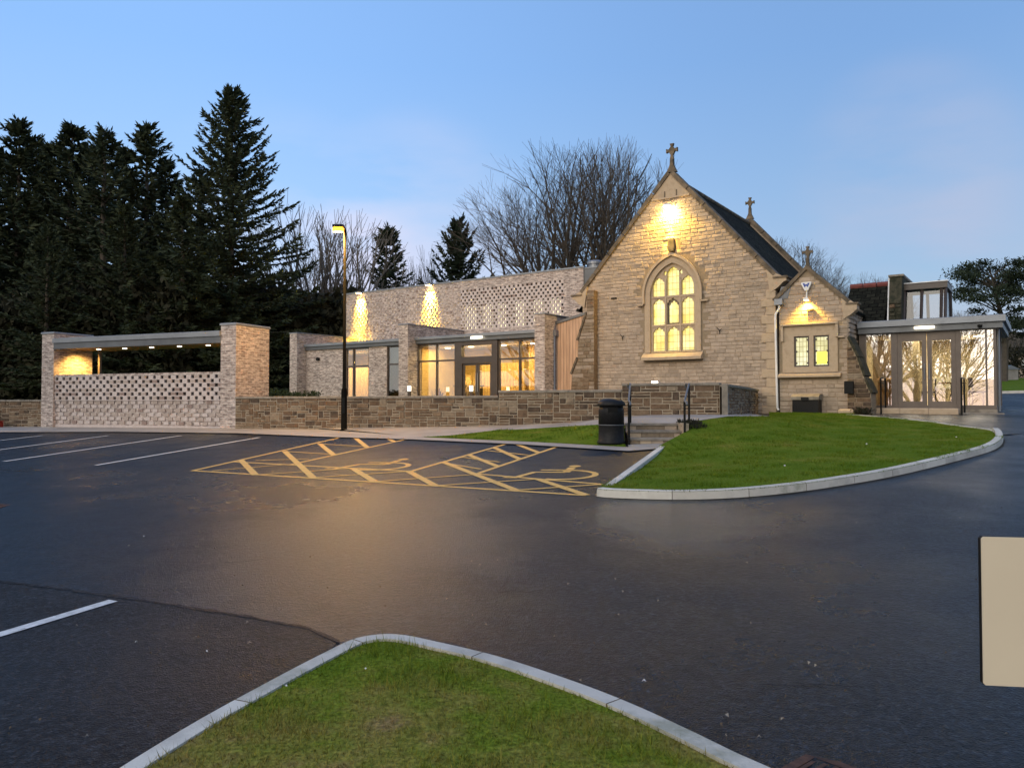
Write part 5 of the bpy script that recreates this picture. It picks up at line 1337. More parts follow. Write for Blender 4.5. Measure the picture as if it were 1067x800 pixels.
# a reception desk and plant inside
T = Thing('reception_desk', 'dark reception desk inside the hall at the foot of the left glazing', 'desk', CH, (hu(468), 1.2, HF))
u = hu(468); T.part('top', MB().bbox(u-.65, u+.65, .8, 1.4, HF+.98, HF+1.03, .01), M['frame']); T.part('front_panel', MB().box(u-.6, u+.6, .85, .9, HF, HF+.97), M['blackm']); T.part('side_panel', MB().box(u-.6, u-.55, .91, 1.35, HF, HF+.97).box(u+.55, u+.6, .91, 1.35, HF, HF+.97), M['blackm'])
T = Thing('potted_plant', 'reddish potted plant inside the hall behind the leftmost tall pane', 'plant', CH, (hu(444), .6, HF))
u = hu(444); T.part('pot', MB().lathe([(.12, HF), (.17, HF+.3), (.18, HF+.32)], (u, .6), 16), M['terra'])
m_ = MB(); rr = random.Random(2)
for k in range(60):
    a = rr.uniform(0, 6.28); l = rr.uniform(.25, .6); z = HF+.3; dx, dy = math.cos(a), math.sin(a); t = rr.uniform(.3, 1)
    p0 = Vector((u, .6, z)); p1 = p0+Vector((dx*l*.4, dy*l*.4, l*t)); p2 = p0+Vector((dx*l*.8, dy*l*.8, l*t*1.1)); w = Vector((-dy, dx, 0))*.03
    m_.quad([p0-w*.2, p1-w, p2, p1+w])
T.part('foliage', m_, noisemat('red_leaf', (.12, .05, .02), (.22, .06, .03), .6, 5, 0))
# larch-clad link with sloping top, downpipe
c0, c1 = fe[2][1]+.55, CH.px(612, 350, -.15)[0]
L_ = Thing('larch_clad_link', 'vertical larch boarded link with sloping top between the brick hall and the chapel buttress', 'building', CH, ((c0+c1)/2, .5, 1.1))
cz0, cz1 = CH.px(578, 335.5, -.15)[1], CH.px(612, 327.5, -.15)[1]
L_.part('cladding', MB().plate([(fe[2][1]+.01, .8), (c1, .8), (c1, cz1+.0), (fe[2][1]+.01, cz0-.1)], [], -.15, -.03), M['timber'])
L_.part('capping', MB().plate([(fe[2][1]+.01, cz0-.098), (c1, cz1+.002), (c1, cz1+.1), (fe[2][1]+.01, cz0+.01)], [], -.2, -.02), M['zincd'])
u = CH.px(577.5, 380, -.3)[0]; zt_ = CH.px(577, 350, -.3)[1]
L_.part('downpipe', MB().tube([(u, -.28, zt_), (u, -.28, 1.1)], .045, 8), M['zinc']); L_.part('hopper', MB().bbox(u-.11, u+.11, -.36, -.152, zt_, zt_+.24, .02), M['zinc'])
# bollard lights
for px, lab in ((426.5, 'short lit bollard light in front of the second brick fin'), (491, 'short lit bollard light in front of the hall entrance doors')):
    u, z = CH.px(px, 405, -1.6); 
    T = Thing('bollard_light', lab, 'bollard light', CH, (u, -1.6, 1.1), group='bollard lights')
    T.part('post', MB().lathe([(.08, .9), (.08, z-.1)], (u, -1.6), 14), M['frame']); T.part('lamp', MB().lathe([(.075, z-.098), (.075, z+.12)], (u, -1.6), 14), M['bulbs']); T.part('cap', MB().lathe([(.085, z+.121), (.085, z+.15)], (u, -1.6), 14), M['frame'])

# ================================================================== NEAR SIGN, GULLIES
a0 = atY(1022.5, 559, 2.3); a1 = atY(1025, 713.5, 2.3)
dxb = .62; rot = math.atan2(-.14, 1)
T = Thing('sign_board', 'blank cream sign board close to the camera at the right edge', 'sign', Frame(a0.x, a0.y, rot), (.3, 0, base(a0.x, a0.y)))
zt_, zb_ = a0.z, a1.z; r_ = .006
def rr_(x0, x1, z0, z1, r): return [(x0+r, z0), (x1-r, z0), (x1, z0+r), (x1, z1-r), (x1-r, z1), (x0+r, z1), (x0, z1-r), (x0, z0+r)]
T.part('board', MB().plate(rr_(0, .62, zb_, zt_, r_), [], 0, .004), M['cream'])
T.part('backing', MB().plate(rr_(-.001, .621, zb_-.001, zt_+.001, r_), [], .0045, .02), M['black'])
for x in (.22, .52): T.part('post', MB().box(x-.02, x+.02, .021, .05, base(a0.x, a0.y)-.02, zt_-.03), M['black'])
def gully(label, px, py, ang):
    x, y = gnd(px, py); fr = Frame(x, y, ang)
    T = Thing('drain_grate', label, 'drain', fr, (0, 0, base(x, y)), group='drain grates')
    zt = base(x, y)+.012; f_ = MB(); f_.box(-.24, .24, -.22, -.18, zt-.03, zt); f_.box(-.24, .24, .18, .22, zt-.03, zt); f_.box(-.24, -.20, -.18, .18, zt-.03, zt); f_.box(.20, .24, -.18, .18, zt-.03, zt)
    T.part('frame', f_, M['rust']); b = MB()
    for k in range(-4, 5): b.box(-.2, .2, k*.042-.009, k*.042+.009, zt-.02, zt-.002)
    b.box(-.012, .012, -.18, .18, zt-.019, zt-.003)
    T.part('bars', b, M['rust']); T.part('pit_shade', MB().box(-.2, .2, -.18, .18, zt-.009, zt-.008), M['hollow_shade'])  # black sheet just above the tarmac, painted as shade under the bars
gully('rusty square drain grate in the tarmac at the bottom edge beside the kerb', 868, 826, R(40)); gully('rusty drain grate in the tarmac at the left picture edge', -14, 528, R(10))

# ================================================================== VEGETATION
def np_mesh(name, V, Fq, mats, mi=None):
    """V (n,3), Fq (m,k) equal-sized polygons"""
    me = bpy.data.meshes.new(name); m, k = Fq.shape
    me.vertices.add(len(V)); me.vertices.foreach_set('co', np.asarray(V, dtype=np.float32).ravel())
    me.loops.add(m*k); me.loops.foreach_set('vertex_index', Fq.astype(np.int32).ravel())
    me.polygons.add(m); me.polygons.foreach_set('loop_start', np.arange(0, m*k, k, dtype=np.int32)); 
    for x in (mats if isinstance(mats, (list, tuple)) else [mats]): me.materials.append(x)
    if mi is not None: me.polygons.foreach_set('material_index', mi.astype(np.int32))
    me.update(calc_edges=True); me.validate(); return me
def leaf_quads(P, D, Ln, Wd, rs):
    """diamond leaves/fronds: P roots, D directions, Ln lengths, Wd widths"""
    n = len(P); D = D/np.linalg.norm(D, axis=1, keepdims=True)
    Rn = rs.normal(size=(n, 3)); S_ = np.cross(D, Rn); S_ /= np.maximum(np.linalg.norm(S_, axis=1, keepdims=True), 1e-6)
    a = P; b = P + D*(Ln*.45)[:, None] + S_*(Wd*.5)[:, None]; c = P + D*Ln[:, None]; d = P + D*(Ln*.45)[:, None] - S_*(Wd*.5)[:, None]
    V = np.stack([a, b, c, d], 1).reshape(-1, 3); Fq = np.arange(n*4).reshape(n, 4); return V, Fq
def treething(name, label, x, y, z, trunk, crown, mt, mc, group, rot=0, scale=1):
    o = bpy.data.objects.new(name, None); o.location = (x, y, z); o.rotation_euler = (0, 0, rot); o.scale = (scale,)*3
    o['label'] = label; o['category'] = 'tree'
    if group: o['group'] = group
    link(o); t = bpy.data.objects.new('trunk', trunk); link(t, o)
    if crown: c = bpy.data.objects.new('crown', crown); link(c, o)
    return o
def conifer(seed, H, Rb, z0=.08, dens=1.0, upsweep=.35, step=.36, power=.8, mat='needle', gap=.0):
    rn = random.Random(seed); rs = np.random.RandomState(seed)
    tb = MB(); tb.tube([(0, 0, -.5), (0, 0, H*.3), (rn.uniform(-.1, .1), rn.uniform(-.1, .1), H*.7), (0, 0, H*.99)], [H*.016, H*.012, H*.006, .02], 8)
    P = []; D = []; Ln = []; Wd = []
    z = H*z0
    while z < H*.985:
        t = (z/H - z0)/(1-z0)
        R_ = Rb*((1-t)**power)*(1-.25*max(0, .25-t)/.25) + .15
        nb = rn.randint(4, 6)
        a0 = rn.uniform(0, 6.28)
        for b in range(nb):
            if rn.random() < gap: continue
            a = a0 + b*6.283/nb + rn.uniform(-.35, .35); l = R_*rn.uniform(.62, 1.15)
            if rn.random() < .08: l *= 1.2
            ang = -.15 + upsweep*(t**1.0)*2.2 + rn.uniform(-.15, .15)
            p = Vector((0, 0, z + rn.uniform(-.15, .15))); pts = [p.copy()]; n = max(3, int(l/.5)); 
            for k in range(n):
                f = (k+1)/n; el = ang + (.55*f*f - .25*f)*(1 if t < .8 else .3) ; dl = l/n
                q = Vector((math.cos(a)*math.cos(el), math.sin(a)*math.cos(el), math.sin(el)))*dl; p = p + q; pts.append(p.copy())
            tb.tube(pts[:], [max(.008, .045*l/4*(1-i/len(pts))) for i in range(len(pts))], 3, cap=False)
            for k in range(len(pts)-1):
                seg = pts[k+1]-pts[k]; f = (k+.5)/(len(pts)-1)
                m = int((9 + 7*f)*dens)
                for j in range(m):
                    u = rn.random(); c = pts[k]+seg*u
                    sd = rn.choice((-1, 1)); d = seg.normalized(); side = Vector((-math.sin(a), math.cos(a), 0))*sd
                    dr = d*rn.uniform(.3, 1.0) + side*rn.uniform(.2, 1.0) + Vector((0, 0, rn.uniform(-.55, .25)))
                    P.append(tuple(c)); D.append(tuple(dr)); Ln.append(rn.uniform(.28, .60)*(1 - .35*t)); Wd.append(rn.uniform(.07, .15))
            for j in range(3): P.append(tuple(pts[-1])); D.append(tuple((pts[-1]-pts[-2]).normalized() + Vector((rn.uniform(-.2, .2), rn.uniform(-.2, .2), rn.uniform(.0, .3))))); Ln.append(.4); Wd.append(.09)
        z += step*rn.uniform(.7, 1.3)
    for j in range(14): P.append((0, 0, H*rn.uniform(.955, .985))); D.append((rn.uniform(-.6, .6), rn.uniform(-.6, .6), 1)); Ln.append(.5); Wd.append(.08)
    V, Fq = leaf_quads(np.array(P), np.array(D), np.array(Ln), np.array(Wd), rs)
    return tb.mesh('conifer_trunk', M['bark']), np_mesh('conifer_crown', V, Fq, M[mat])
def treeset(items, name):
    pass
con = [conifer(1, 20, 6.9, step=.25, dens=1.5, power=.80, upsweep=.36), conifer(2, 17, 4.9, z0=.12, dens=1.3, gap=.10, power=.86, upsweep=.38), conifer(3, 17, 4.4, z0=.16, dens=1.2, gap=.16, power=.82, upsweep=.42)]
def place_con(px, py, Y, k, H0, label, rot, sx=1):
    p = atY(px, py, Y); zb_ = base(p.x, Y) - .2; s = (p.z - zb_)/H0
    o = treething('spruce_tree', label, p.x, Y, zb_, con[k][0], con[k][1], None, None, 'spruce trees behind the shelter', rot, s)
    if k: o.scale = (s*1.25, s*1.25, s)
    return o
place_con(243, 93, 46, 0, 20, 'tallest and broadest dark spruce, standing right of the group behind the shelter', .3)
for px, py, Y, k, lab, r_ in ((20, 127, 49, 1, 'dark spruce with a spire top, leftmost of the tall row', 1.0), (38, 144, 55, 2, 'thin spruce tip just right of the leftmost spruce', 2.2),
        (76, 131, 50, 1, 'dark spruce with a pointed top, second tall one from the left', 3.4), (110, 134, 47, 2, 'dark spruce with a blunt ragged top left of the open topped spruce', .5),
        (153, 128, 50, 2, 'open topped spruce showing its bare trunk, next left of the tallest spruce', 4.4), (190, 205, 44, 1, 'lower spruce filling the gap left of the tallest spruce', 5.1),
        (0, 158, 53, 2, 'ragged spruce top between the left picture edge and the leftmost spire', .3), (57, 150, 54, 1, 'slightly lower spruce between the two leftmost pointed tops', 1.5),
        (93, 152, 56, 2, 'thin spruce top right behind the second tall pointed one', 2.9), (131, 156, 55, 1, 'spruce behind and between the blunt topped and open topped ones', 3.8),
        (172, 168, 53, 1, 'spruce behind the open topped one, reaching lower than its neighbours', 5.6), (210, 178, 54, 2, 'spruce half hidden behind the left side of the tallest spruce', .9),
        (-30, 150, 48, 1, 'spruce partly cut off by the left picture edge', 4.0), (130, 215, 43, 1, 'lower dark spruce in front of the tall row', .8), (50, 235, 42, 2, 'low dark spruce in front of the leftmost tall ones', 2.7)):
    place_con(px, py, Y, k, 17, lab, r_)
c4 = conifer(8, 11, 2.6, z0=.12, dens=1.2, upsweep=.3, step=.34, power=.75)
c5 = conifer(9, 11, 3.0, z0=.18, dens=1.5, upsweep=.55, step=.33, power=.55, mat='needle2')
for (px, py, Y, c, lab) in ((404, 234, 62, c4, 'small dark conical fir rising behind the brick hall roof right of the lamp post'), (477, 234, 60, c5, 'small bushy round-shouldered pine rising behind the brick hall roof')):
    p = atY(px, py, Y); zb_ = 1.6; s = (p.z-zb_)/11
    treething('fir_tree' if c is c4 else 'pine_tree', lab, p.x, Y, zb_, c[0], c[1], None, None, None, 1.0, s)

def bare(seed, H, trunk=.28, levels=6, spread=.5, nlimb=5, fork=.16, ratio=.78, mat='bark', tw=.012, upb=.15, env=None, l0=None):
    rn = random.Random(seed); tb = MB(); cnt = [0]
    def grow(p, d, l, r, lev):
        n = 3 if lev < 3 else 2; pts = [p.copy()]; rr = [r]; r1 = max(tw*.6, r*(.68 if lev < 4 else .6))
        for k in range(n):
            d = (d + Vector((rn.uniform(-1, 1), rn.uniform(-1, 1), rn.uniform(-.6, .9)))*.13 + Vector((0, 0, upb*.35))).normalized()
            p = p + d*(l/n); pts.append(p.copy()); rr.append(r + (r1-r)*(k+1)/n)
        tb.tube(pts, rr, 6 if lev < 2 else (4 if lev < 4 else 3), cap=False); cnt[0] += 1
        if lev >= levels: return
        if env and not env(p): return
        nc = rn.choice((2, 3, 3)) if lev < levels-1 else rn.choice((3, 4))
        a0 = rn.uniform(0, 6.28)
        ax = d.orthogonal().normalized(); bx = d.cross(ax)
        for c in range(nc):
            a = a0 + c*6.283/nc + rn.uniform(-.5, .5); sp = spread*rn.uniform(.55, 1.25)*(.45 if c == 0 else 1)
            nd = (d*math.cos(sp) + (ax*math.cos(a)+bx*math.sin(a))*math.sin(sp)).normalized()
            grow(p, nd, l*ratio*rn.uniform(.8, 1.15), r1*(.95 if c == 0 else .78), lev+1)
        if lev >= 1:       # side shoots along the branch
            for k in range(1, len(pts)):
                if rn.random() < .75:
                    a = rn.uniform(0, 6.28); nd = (d*math.cos(.9) + (ax*math.cos(a)+bx*math.sin(a))*math.sin(.9)).normalized()
                    grow(pts[k-1].lerp(pts[k], rn.random()), nd, l*.5*rn.uniform(.6, 1.1), r1*.45, min(levels, max(lev+2, levels-2)))
    tb.tube([(0, 0, -.4), (0, 0, .1), (0, 0, H*fork)], [trunk*1.35, trunk*1.05, trunk*.9], 10, cap=False)
    l0 = l0 or H*.24
    for k in range(nlimb):
        a = k*6.283/nlimb + rn.uniform(-.3, .3); t = rn.uniform(.12, .62) if k else .04
        grow(Vector((0, 0, H*fork*rn.uniform(.8, 1.0))), Vector((math.cos(a)*math.sin(t), math.sin(a)*math.sin(t), math.cos(t))), l0*rn.uniform(.85, 1.1), trunk*.6, 1)
    # split into trunk part (thick) and crown part
    mx = max(v[2] for v in tb.v)
    return tb, mx
def bare_meshes(tb, mat):
    return tb.mesh('bare_tree', M[mat])
def place_bare(tbm, H, px, py, Y, zb_, label, group, rot=0, wide=1, name='bare_tree'):
    p = atY(px, py, Y); s = (p.z-zb_)/H
    o = treething(name, label, p.x, Y, zb_, tbm[0], tbm[1], None, None, group, rot, s); o.scale = (s*wide, s*wide, s); return o
def split(tb, n0, mat):      # first faces = trunk, rest = crown
    a = MB(); a.v = tb.v; a.f = tb.f[:n0]; a.m = tb.m[:n0]; b = MB(); b.v = tb.v; b.f = tb.f[n0:]; b.m = tb.m[n0:]
    return a.mesh('bare_trunk', M[mat]), b.mesh('bare_crown', M[mat])
dome = lambda cz, rx, rz: (lambda p: (p.x*p.x+p.y*p.y)/(rx*rx) + ((p.z-cz)/rz)**2 < 1)
t1, h1 = bare(21, 14, .36, 7, .47, 8, .10, .80, upb=.05, tw=.009, env=dome(6.9, 6.4, 7.0), l0=3.5); B1 = split(t1, 20, 'bark'); print('bare1', len(t1.f), h1)
t2, h2 = bare(34, 13, .32, 7, .43, 6, .14, .80, upb=.10, tw=.009, env=dome(6.8, 4.8, 6.9), l0=3.2); B2 = split(t2, 20, 'bark'); print('bare2', len(t2.f), h2)
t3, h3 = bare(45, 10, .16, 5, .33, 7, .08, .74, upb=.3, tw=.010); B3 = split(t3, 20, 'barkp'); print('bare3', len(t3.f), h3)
G = 'bare winter trees behind the buildings'
place_bare(B1, h1, 584, 143, 52, 1.9, 'big bare tree with a rounded crown left of the chapel gable', G, .4, 1.12)
place_bare(B2, h2, 640, 138, 50, 1.9, 'big bare tree with upright limbs immediately behind the left slope of the chapel gable', G, 1.9, .95)
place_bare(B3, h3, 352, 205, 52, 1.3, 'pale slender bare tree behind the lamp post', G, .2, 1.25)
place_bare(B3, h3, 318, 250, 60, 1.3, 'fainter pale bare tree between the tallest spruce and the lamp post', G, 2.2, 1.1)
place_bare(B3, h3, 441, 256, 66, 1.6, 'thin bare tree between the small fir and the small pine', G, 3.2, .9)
place_bare(B2, h2, 820, 243, 58, 2.4, 'bare tree showing above the chapel roof behind the porch cross', G, .7, 1.2)
place_bare(B1, h1, 902, 281, 78, 3.4, 'distant domed bare tree above the red ridge tiles', G, .9, 1.0)
place_bare(B1, h1, 862, 275, 74, 3.2, 'distant bare tree just right of the porch cross', G, 2.9, .8)
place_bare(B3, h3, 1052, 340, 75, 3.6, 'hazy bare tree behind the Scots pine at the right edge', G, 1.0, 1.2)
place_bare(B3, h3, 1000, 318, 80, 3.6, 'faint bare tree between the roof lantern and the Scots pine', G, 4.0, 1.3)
# trees the glazing mirrors, behind and left of the photographer
for i, (x, y, s, k, lab) in enumerate(((-15, -2.2, .95, 0, 'wide bare tree left of the car park, mirrored in the foyer glass'), (-13.6, -8.4, .8, 0, 'bare tree beyond the car park, mirrored in the foyer doors'), (-27, 19, .8, 0, 'bare tree at the far left of the car park, mirrored in the hall glazing'), (-20, -12, 1.05, 1, 'bare tree well behind the camera, mirrored in the foyer corner'))):
    o = treething('bare_tree', lab, x, y, base(x, y)-.1, (B1, B2)[k][0], (B1, B2)[k][1], None, None, 'bare trees around the car park', i*1.3, s*.9)

# Scots pine at right: bent trunk, clumped pads of needles
rn = random.Random(77); rs = np.random.RandomState(77); tb = MB()
base_p = atY(1046, 405, 62); topz = atY(1030, 273, 62).z; Hs = topz - 3.2
tb.tube([(0, 0, -.4), (.15, 0, Hs*.3), (-.1, 0, Hs*.55), (-.5, 0, Hs*.72), (-1.0, 0, Hs*.95)], [.3, .24, .18, .12, .04], 8)
pads = []
for k in range(46):
    t = rn.uniform(.42, 1.0); a = rn.uniform(0, 6.28); rr = 3.5*math.sqrt(max(.04, 1-((t-.68)/.36)**2))*rn.uniform(.3, 1.1); cx = -.2 - 1.0*(t-.5)
    tp = Vector((cx + math.cos(a)*rr, math.sin(a)*rr, Hs*t + rn.uniform(-.2, .4))); st0 = Vector((cx, 0, Hs*(t-.1)))
    tb.tube([st0, st0.lerp(tp, .5)+Vector((0, 0, .2)), tp], [.07, .05, .02], 4, cap=False); pads.append((tp, rn.uniform(.6, 1.15)))
P = []; 
for tp, r_ in pads:
    n = int(330*r_)
    v = rs.normal(size=(n, 3))*np.array([r_*.55, r_*.55, r_*.2]); P.append(v + np.array(tp))
P = np.concatenate(P); D = rs.normal(size=P.shape) + np.array([0, 0, .5])
V, Fq = leaf_quads(P, D, rs.uniform(.18, .38, len(P)), rs.uniform(.06, .12, len(P)), rs)
treething('scots_pine', 'Scots pine with dark clumped crown and bare leaning trunk behind the foyer corner', base_p.x, 62, 3.2, tb.mesh('pine_trunk', M['barkm']), np_mesh('pine_crown', V, Fq, M['needle2']), None, None, None)

# dark undergrowth / wood edge
def clump_mass(name, label, boxes, n, mat, size=(.3, .6), kind='stuff', seed=1, cat=None, topn=.35):
    rs = np.random.RandomState(seed); Ps = []
    for (x0, x1, y0, y1, z0, h0, h1) in boxes:
        m = int(n*(x1-x0)/sum(b[1]-b[0] for b in boxes)); x = rs.uniform(x0, x1, m); y = rs.uniform(y0, y1, m)
        t = (x-x0)/(x1-x0); hh = h0+(h1-h0)*t + topn*(np.sin(x*1.3+seed) + .7*np.sin(x*2.9+2*seed) + .4*np.sin(x*6.1)); z = z0 + hh*rs.uniform(0, 1, m)**.8
        Ps.append(np.stack([x, y, z], 1))
    P = np.concatenate(Ps); D = rs.normal(size=P.shape)+np.array([0, 0, .4])
    V, Fq = leaf_quads(P, D, rs.uniform(size[0], size[1], len(P)), rs.uniform(size[0]*.5, size[1]*.6, len(P)), rs)
    o = bpy.data.objects.new(name, np_mesh(name, V, Fq, M[mat])); 
    if kind: o['kind'] = kind
    o['label'] = label; o['category'] = cat or 'undergrowth'
    return link(o)
clump_mass('woodland_undergrowth', 'dark woodland edge behind the brick shelter', [(-50, -30, 41, 45, .3, 8, 7), (-30, -18, 42, 47, .6, 7, 7.5), (-18, -8, 47, 51, .8, 8, 7.0), (-8, 6, 54, 58, 1.2, 4.5, 4)], 75000, 'brush', (.25, .65), seed=3, topn=.5)
clump_mass('woodland_undergrowth', 'deep wood behind the spruce trunks', [(-60, -12, 54, 60, .3, 8, 8.5)], 26000, 'brush', (.6, 1.3), seed=5, topn=.8)
clump_mass('hedge', 'low olive green hedge seen between the brick shelter and the brick hall', [(-11.6, -8.6, 33.6, 34.8, .6, 1.6, 1.5)], 6000, 'leaf', (.07, .15), kind=None, seed=4, cat='hedge', topn=.04)
# right-hand distance: field edge, hedge, pale house
clump_mass('hedge', 'brown and green hedge in the distance at the right picture edge', [(38, 60, 72, 74, 3.9, 2.6, 3.2)], 9000, 'brush', (.15, .4), kind=None, seed=9, cat='hedge', topn=.2)
q = atY(1053, 388, 66); mb = MB(); 
T = Thing('garden_shed', 'small pale shed beyond the grass at the right edge', 'shed', W, (q.x, 66, q.z-1))
T.part('wall', MB().box(q.x-.9, q.x+.4, 65.6, 68, q.z-2.2, q.z+.25), M['slab']); T.part('roof', MB().plate([(-1.05, q.z+.252), (.55, q.z+.252), (-.25, q.z+.6)], [], 65.5, 68.1, T=lambda a, b, c: (q.x+a, b, c)), M['zinc'])
q = atY(1075, 372, 88)
T = Thing('stone_house', 'distant stone house behind the hedge at the right edge', 'house', W, (q.x, 90, 3.8))
T.part('wall', MB().box(q.x-2.5, q.x+8, 88, 95, 3, q.z+.5), M['st1']); T.part('roof', MB().plate([(87.7, q.z+.5), (95.3, q.z+.5), (91.5, q.z+3.2)], [], q.x-2.7, q.x+8.2, T=lambda a, b, c: (b, a, c)), M['slate'])
for xx in (-1.2, 1.0, 3.2): T.part('window', MB().box(q.x+xx, q.x+xx+.9, 87.95, 87.99, q.z-1.3, q.z-.1), M['white'])
kl = [(18.5, 37.5), (60, 37.5)]
mb = MB(); mb.plate([(18.5, 0), (60, 0), (60, .2), (18.5, .2)], [], 37.4, 37.55, T=lambda a, b, c: (a, b, base(a, 37.5)+c-.08)); struct('kerb', mb, M['kerb'])

# grass blades
def blades(name, label, poly, zf, dens, h, w, mat, seed, patch=None):
    rs = np.random.RandomState(seed); xs_ = [p[0] for p in poly]; ys_ = [p[1] for p in poly]
    A_ = (max(xs_)-min(xs_))*(max(ys_)-min(ys_)); n = int(A_*dens); X = rs.uniform(min(xs_), max(xs_), n); Y = rs.uniform(min(ys_), max(ys_), n)
    ins = np.zeros(n, bool); pl = np.array([p[:2] for p in poly]); 
    for i in range(len(pl)):
        (x1, y1), (x2, y2) = pl[i], pl[(i+1) % len(pl)]
        if y1 == y2: continue
        c = ((y1 > Y) != (y2 > Y)) & (X < (x2-x1)*(Y-y1)/(y2-y1)+x1); ins ^= c
    X = X[ins]; Y = Y[ins]
    Z = zf(X, Y); n = len(X); P = np.stack([X, Y, Z], 1)
    D = rs.normal(size=(n, 3))*.55; D[:, 2] = 1; D /= np.linalg.norm(D, axis=1, keepdims=True)
    tuft = .55 + .9*(np.sin(X*5.1+1.3*np.sin(Y*4))*np.sin(Y*6.3+X) > .2)*rs.uniform(.4, 1, n)
    Ln = rs.uniform(h*.5, h*1.2, n)*tuft; ang = rs.uniform(0, 6.28, n); Sx = np.stack([np.cos(ang), np.sin(ang), np.zeros(n)], 1)*(w*rs.uniform(.6, 1.3, n))[:, None]
    V = np.stack([P - Sx/2, P + Sx/2, P + D*Ln[:, None]], 1).reshape(-1, 3); Fq = np.arange(n*3).reshape(n, 3)
    o = bpy.data.objects.new(name, np_mesh(name, V, Fq, M[mat])); o['kind'] = 'stuff'; o['label'] = label; o['category'] = 'grass'; print(name, n); return link(o)
def vz(f, grid=.25):
    cache = {}
    def g(X, Y):
        out = np.zeros(len(X))
        for i, (x, y) in enumerate(zip(X, Y)):
            k = (round(x/grid), round(y/grid))
            if k not in cache: cache[k] = f(k[0]*grid, k[1]*grid) - base(k[0]*grid, k[1]*grid)
            out[i] = cache[k] + GA*x + GB*y
        return out
    return g
blades('grass', 'short patchy grass on the kerbed island in the foreground', [p for p in isl_poly if p[1] > 0] , vz(zisl, .05), 5200, .034, .0042, 'lawn', 5)
blades('grass', 'longer ragged grass tufts on the foreground island', [p for p in isl_poly if p[1] > 0], vz(zisl, .05), 420, .075, .005, 'lawn', 15)
blades('grass', 'mown green grass on the kerbed lawn in front of the chapel', lawn_poly, lambda X, Y: np.zeros(len(X)) if 0 else vz(zl, .2)(X, Y) - .01, 1500, .05, .011, 'lawn2', 6)
blades('grass', 'grass on the bank behind the litter bin', bank, lambda X, Y: vz(up, .1)(X, Y), 1500, .06, .011, 'lawn2', 7)
# rough dead plants beside the steps
rs = np.random.RandomState(12); n = 500; P = np.stack([rs.uniform(3.68, 4.15, n), rs.uniform(16.4, 17.3, n), np.zeros(n)], 1); P[:, 2] = [up(a, b)-.02 for a, b in P[:, :2]]
D = rs.normal(size=(n, 3))*.5; D[:, 2] = 1; V, Fq = leaf_quads(P, D, rs.uniform(.05, .15, n), rs.uniform(.015, .035, n), rs)
o = bpy.data.objects.new('low_shrub', np_mesh('low_shrub', V, Fq, M['brush'])); o['label'] = 'scrubby low plant growing beside the right side of the stone steps'; o['category'] = 'plant'; link(o)
uu, vv = CH.px(899, 427, -.3)[0], -.45; n = 400; cx, cy = CH.w(uu, vv); P = np.stack([rs.normal(cx, .14, n), rs.normal(cy, .12, n), rs.uniform(1.25, 1.42, n)], 1); D = rs.normal(size=(n, 3)); D[:, 2] += .6
V, Fq = leaf_quads(P, D, rs.uniform(.05, .12, n), rs.uniform(.03, .06, n), rs); o = bpy.data.objects.new('low_shrub', np_mesh('low_shrub', V, Fq, M['brush'])); o['label'] = 'small dark shrub at the foot of the mossy porch buttress'; o['category'] = 'plant'; link(o)

# litter: fallen leaves and pale stone chips on the tarmac, clover heads on the island
rn = random.Random(4); mb = MB()
def leafat(px, py, s, mi=0):
    x, y = gnd(px, py); z = base(x, y)+.012; a = rn.uniform(0, 6.28); c, d = math.cos(a)*s, math.sin(a)*s
    mb.quad([(x-c, y-d, z-.002), (x+d*.5, y-c*.5, z+.008), (x+c, y+d, z), (x-d*.5, y+c*.5, z+.012)], mi)
for px, py in ((850, 696), (843, 693), (752, 751), (757, 748), (649, 618), (641, 605), (466, 626), (506, 653), (778, 588), (592, 610), (815, 752), (183, 615), (184, 619), (252, 612), (258, 650), (260, 672), (134, 570), (205, 571), (162, 623), (1000, 541), (985, 760), (745, 545), (690, 583), (893, 546), (500, 590), (345, 655)): leafat(px, py, rn.uniform(.011, .020), 0)
for k in range(120):
    px, py = rn.uniform(-50, 1100), rn.uniform(480, 790); leafat(px, py, rn.uniform(.006, .014), rn.choice((0, 1, 1)))
for px, py in ((142, 671), (204, 666), (215, 681), (671, 712), (150, 560)): leafat(px, py, .012, 2)
o = struct('fallen_leaves', mb, [noisemat('pale_leaf', (.22, .19, .15), (.32, .28, .22), .8, 5, 0), noisemat('brown_leaf', (.07, .05, .03), (.14, .10, .06), .8, 5, 0), M['white']], kind='stuff', label='scattered small fallen leaves on the tarmac', cat='leaves')
mb = MB()
for k in range(7):
    x, y = rn.uniform(-1.6, 1.0), rn.uniform(2.9, 4.7)
    if not inside((x, y), isl_poly): continue
    z = zisl(x, y)+rn.uniform(.02, .04); mb.lathe([(.002, z-.004), (.006, z), (.002, z+.005)], (x, y), 6)
for k in range(4):
    x, y = rn.uniform(2.2, 9), rn.uniform(11, 16)
    if inside((x, y), lawn_poly): z = zl(x, y)+.05; mb.lathe([(.008, z-.01), (.016, z), (.006, z+.01)], (x, y), 6)
struct('daisies', mb, M['white'], kind='stuff', label='few tiny white daisies in the grass', cat='flowers')
# dark cracks in the tarmac
mb = MB()
for pts in (((518, 618), (535, 616), (550, 618), (563, 615)), ((225, 587), (250, 586), (280, 582)), ((790, 713), (830, 715), (850, 714), (900, 716)), ((188, 577), (215, 576), (240, 577))):
    q = [gnd(*p) for p in pts]; q = densify(q, .06, False); q = [(a + rn.uniform(-.008, .008), b + rn.uniform(-.01, .01)) for a, b in q]; ribbon(mb, q, .008, .006)
struct('tarmac_cracks', mb, M['black'])

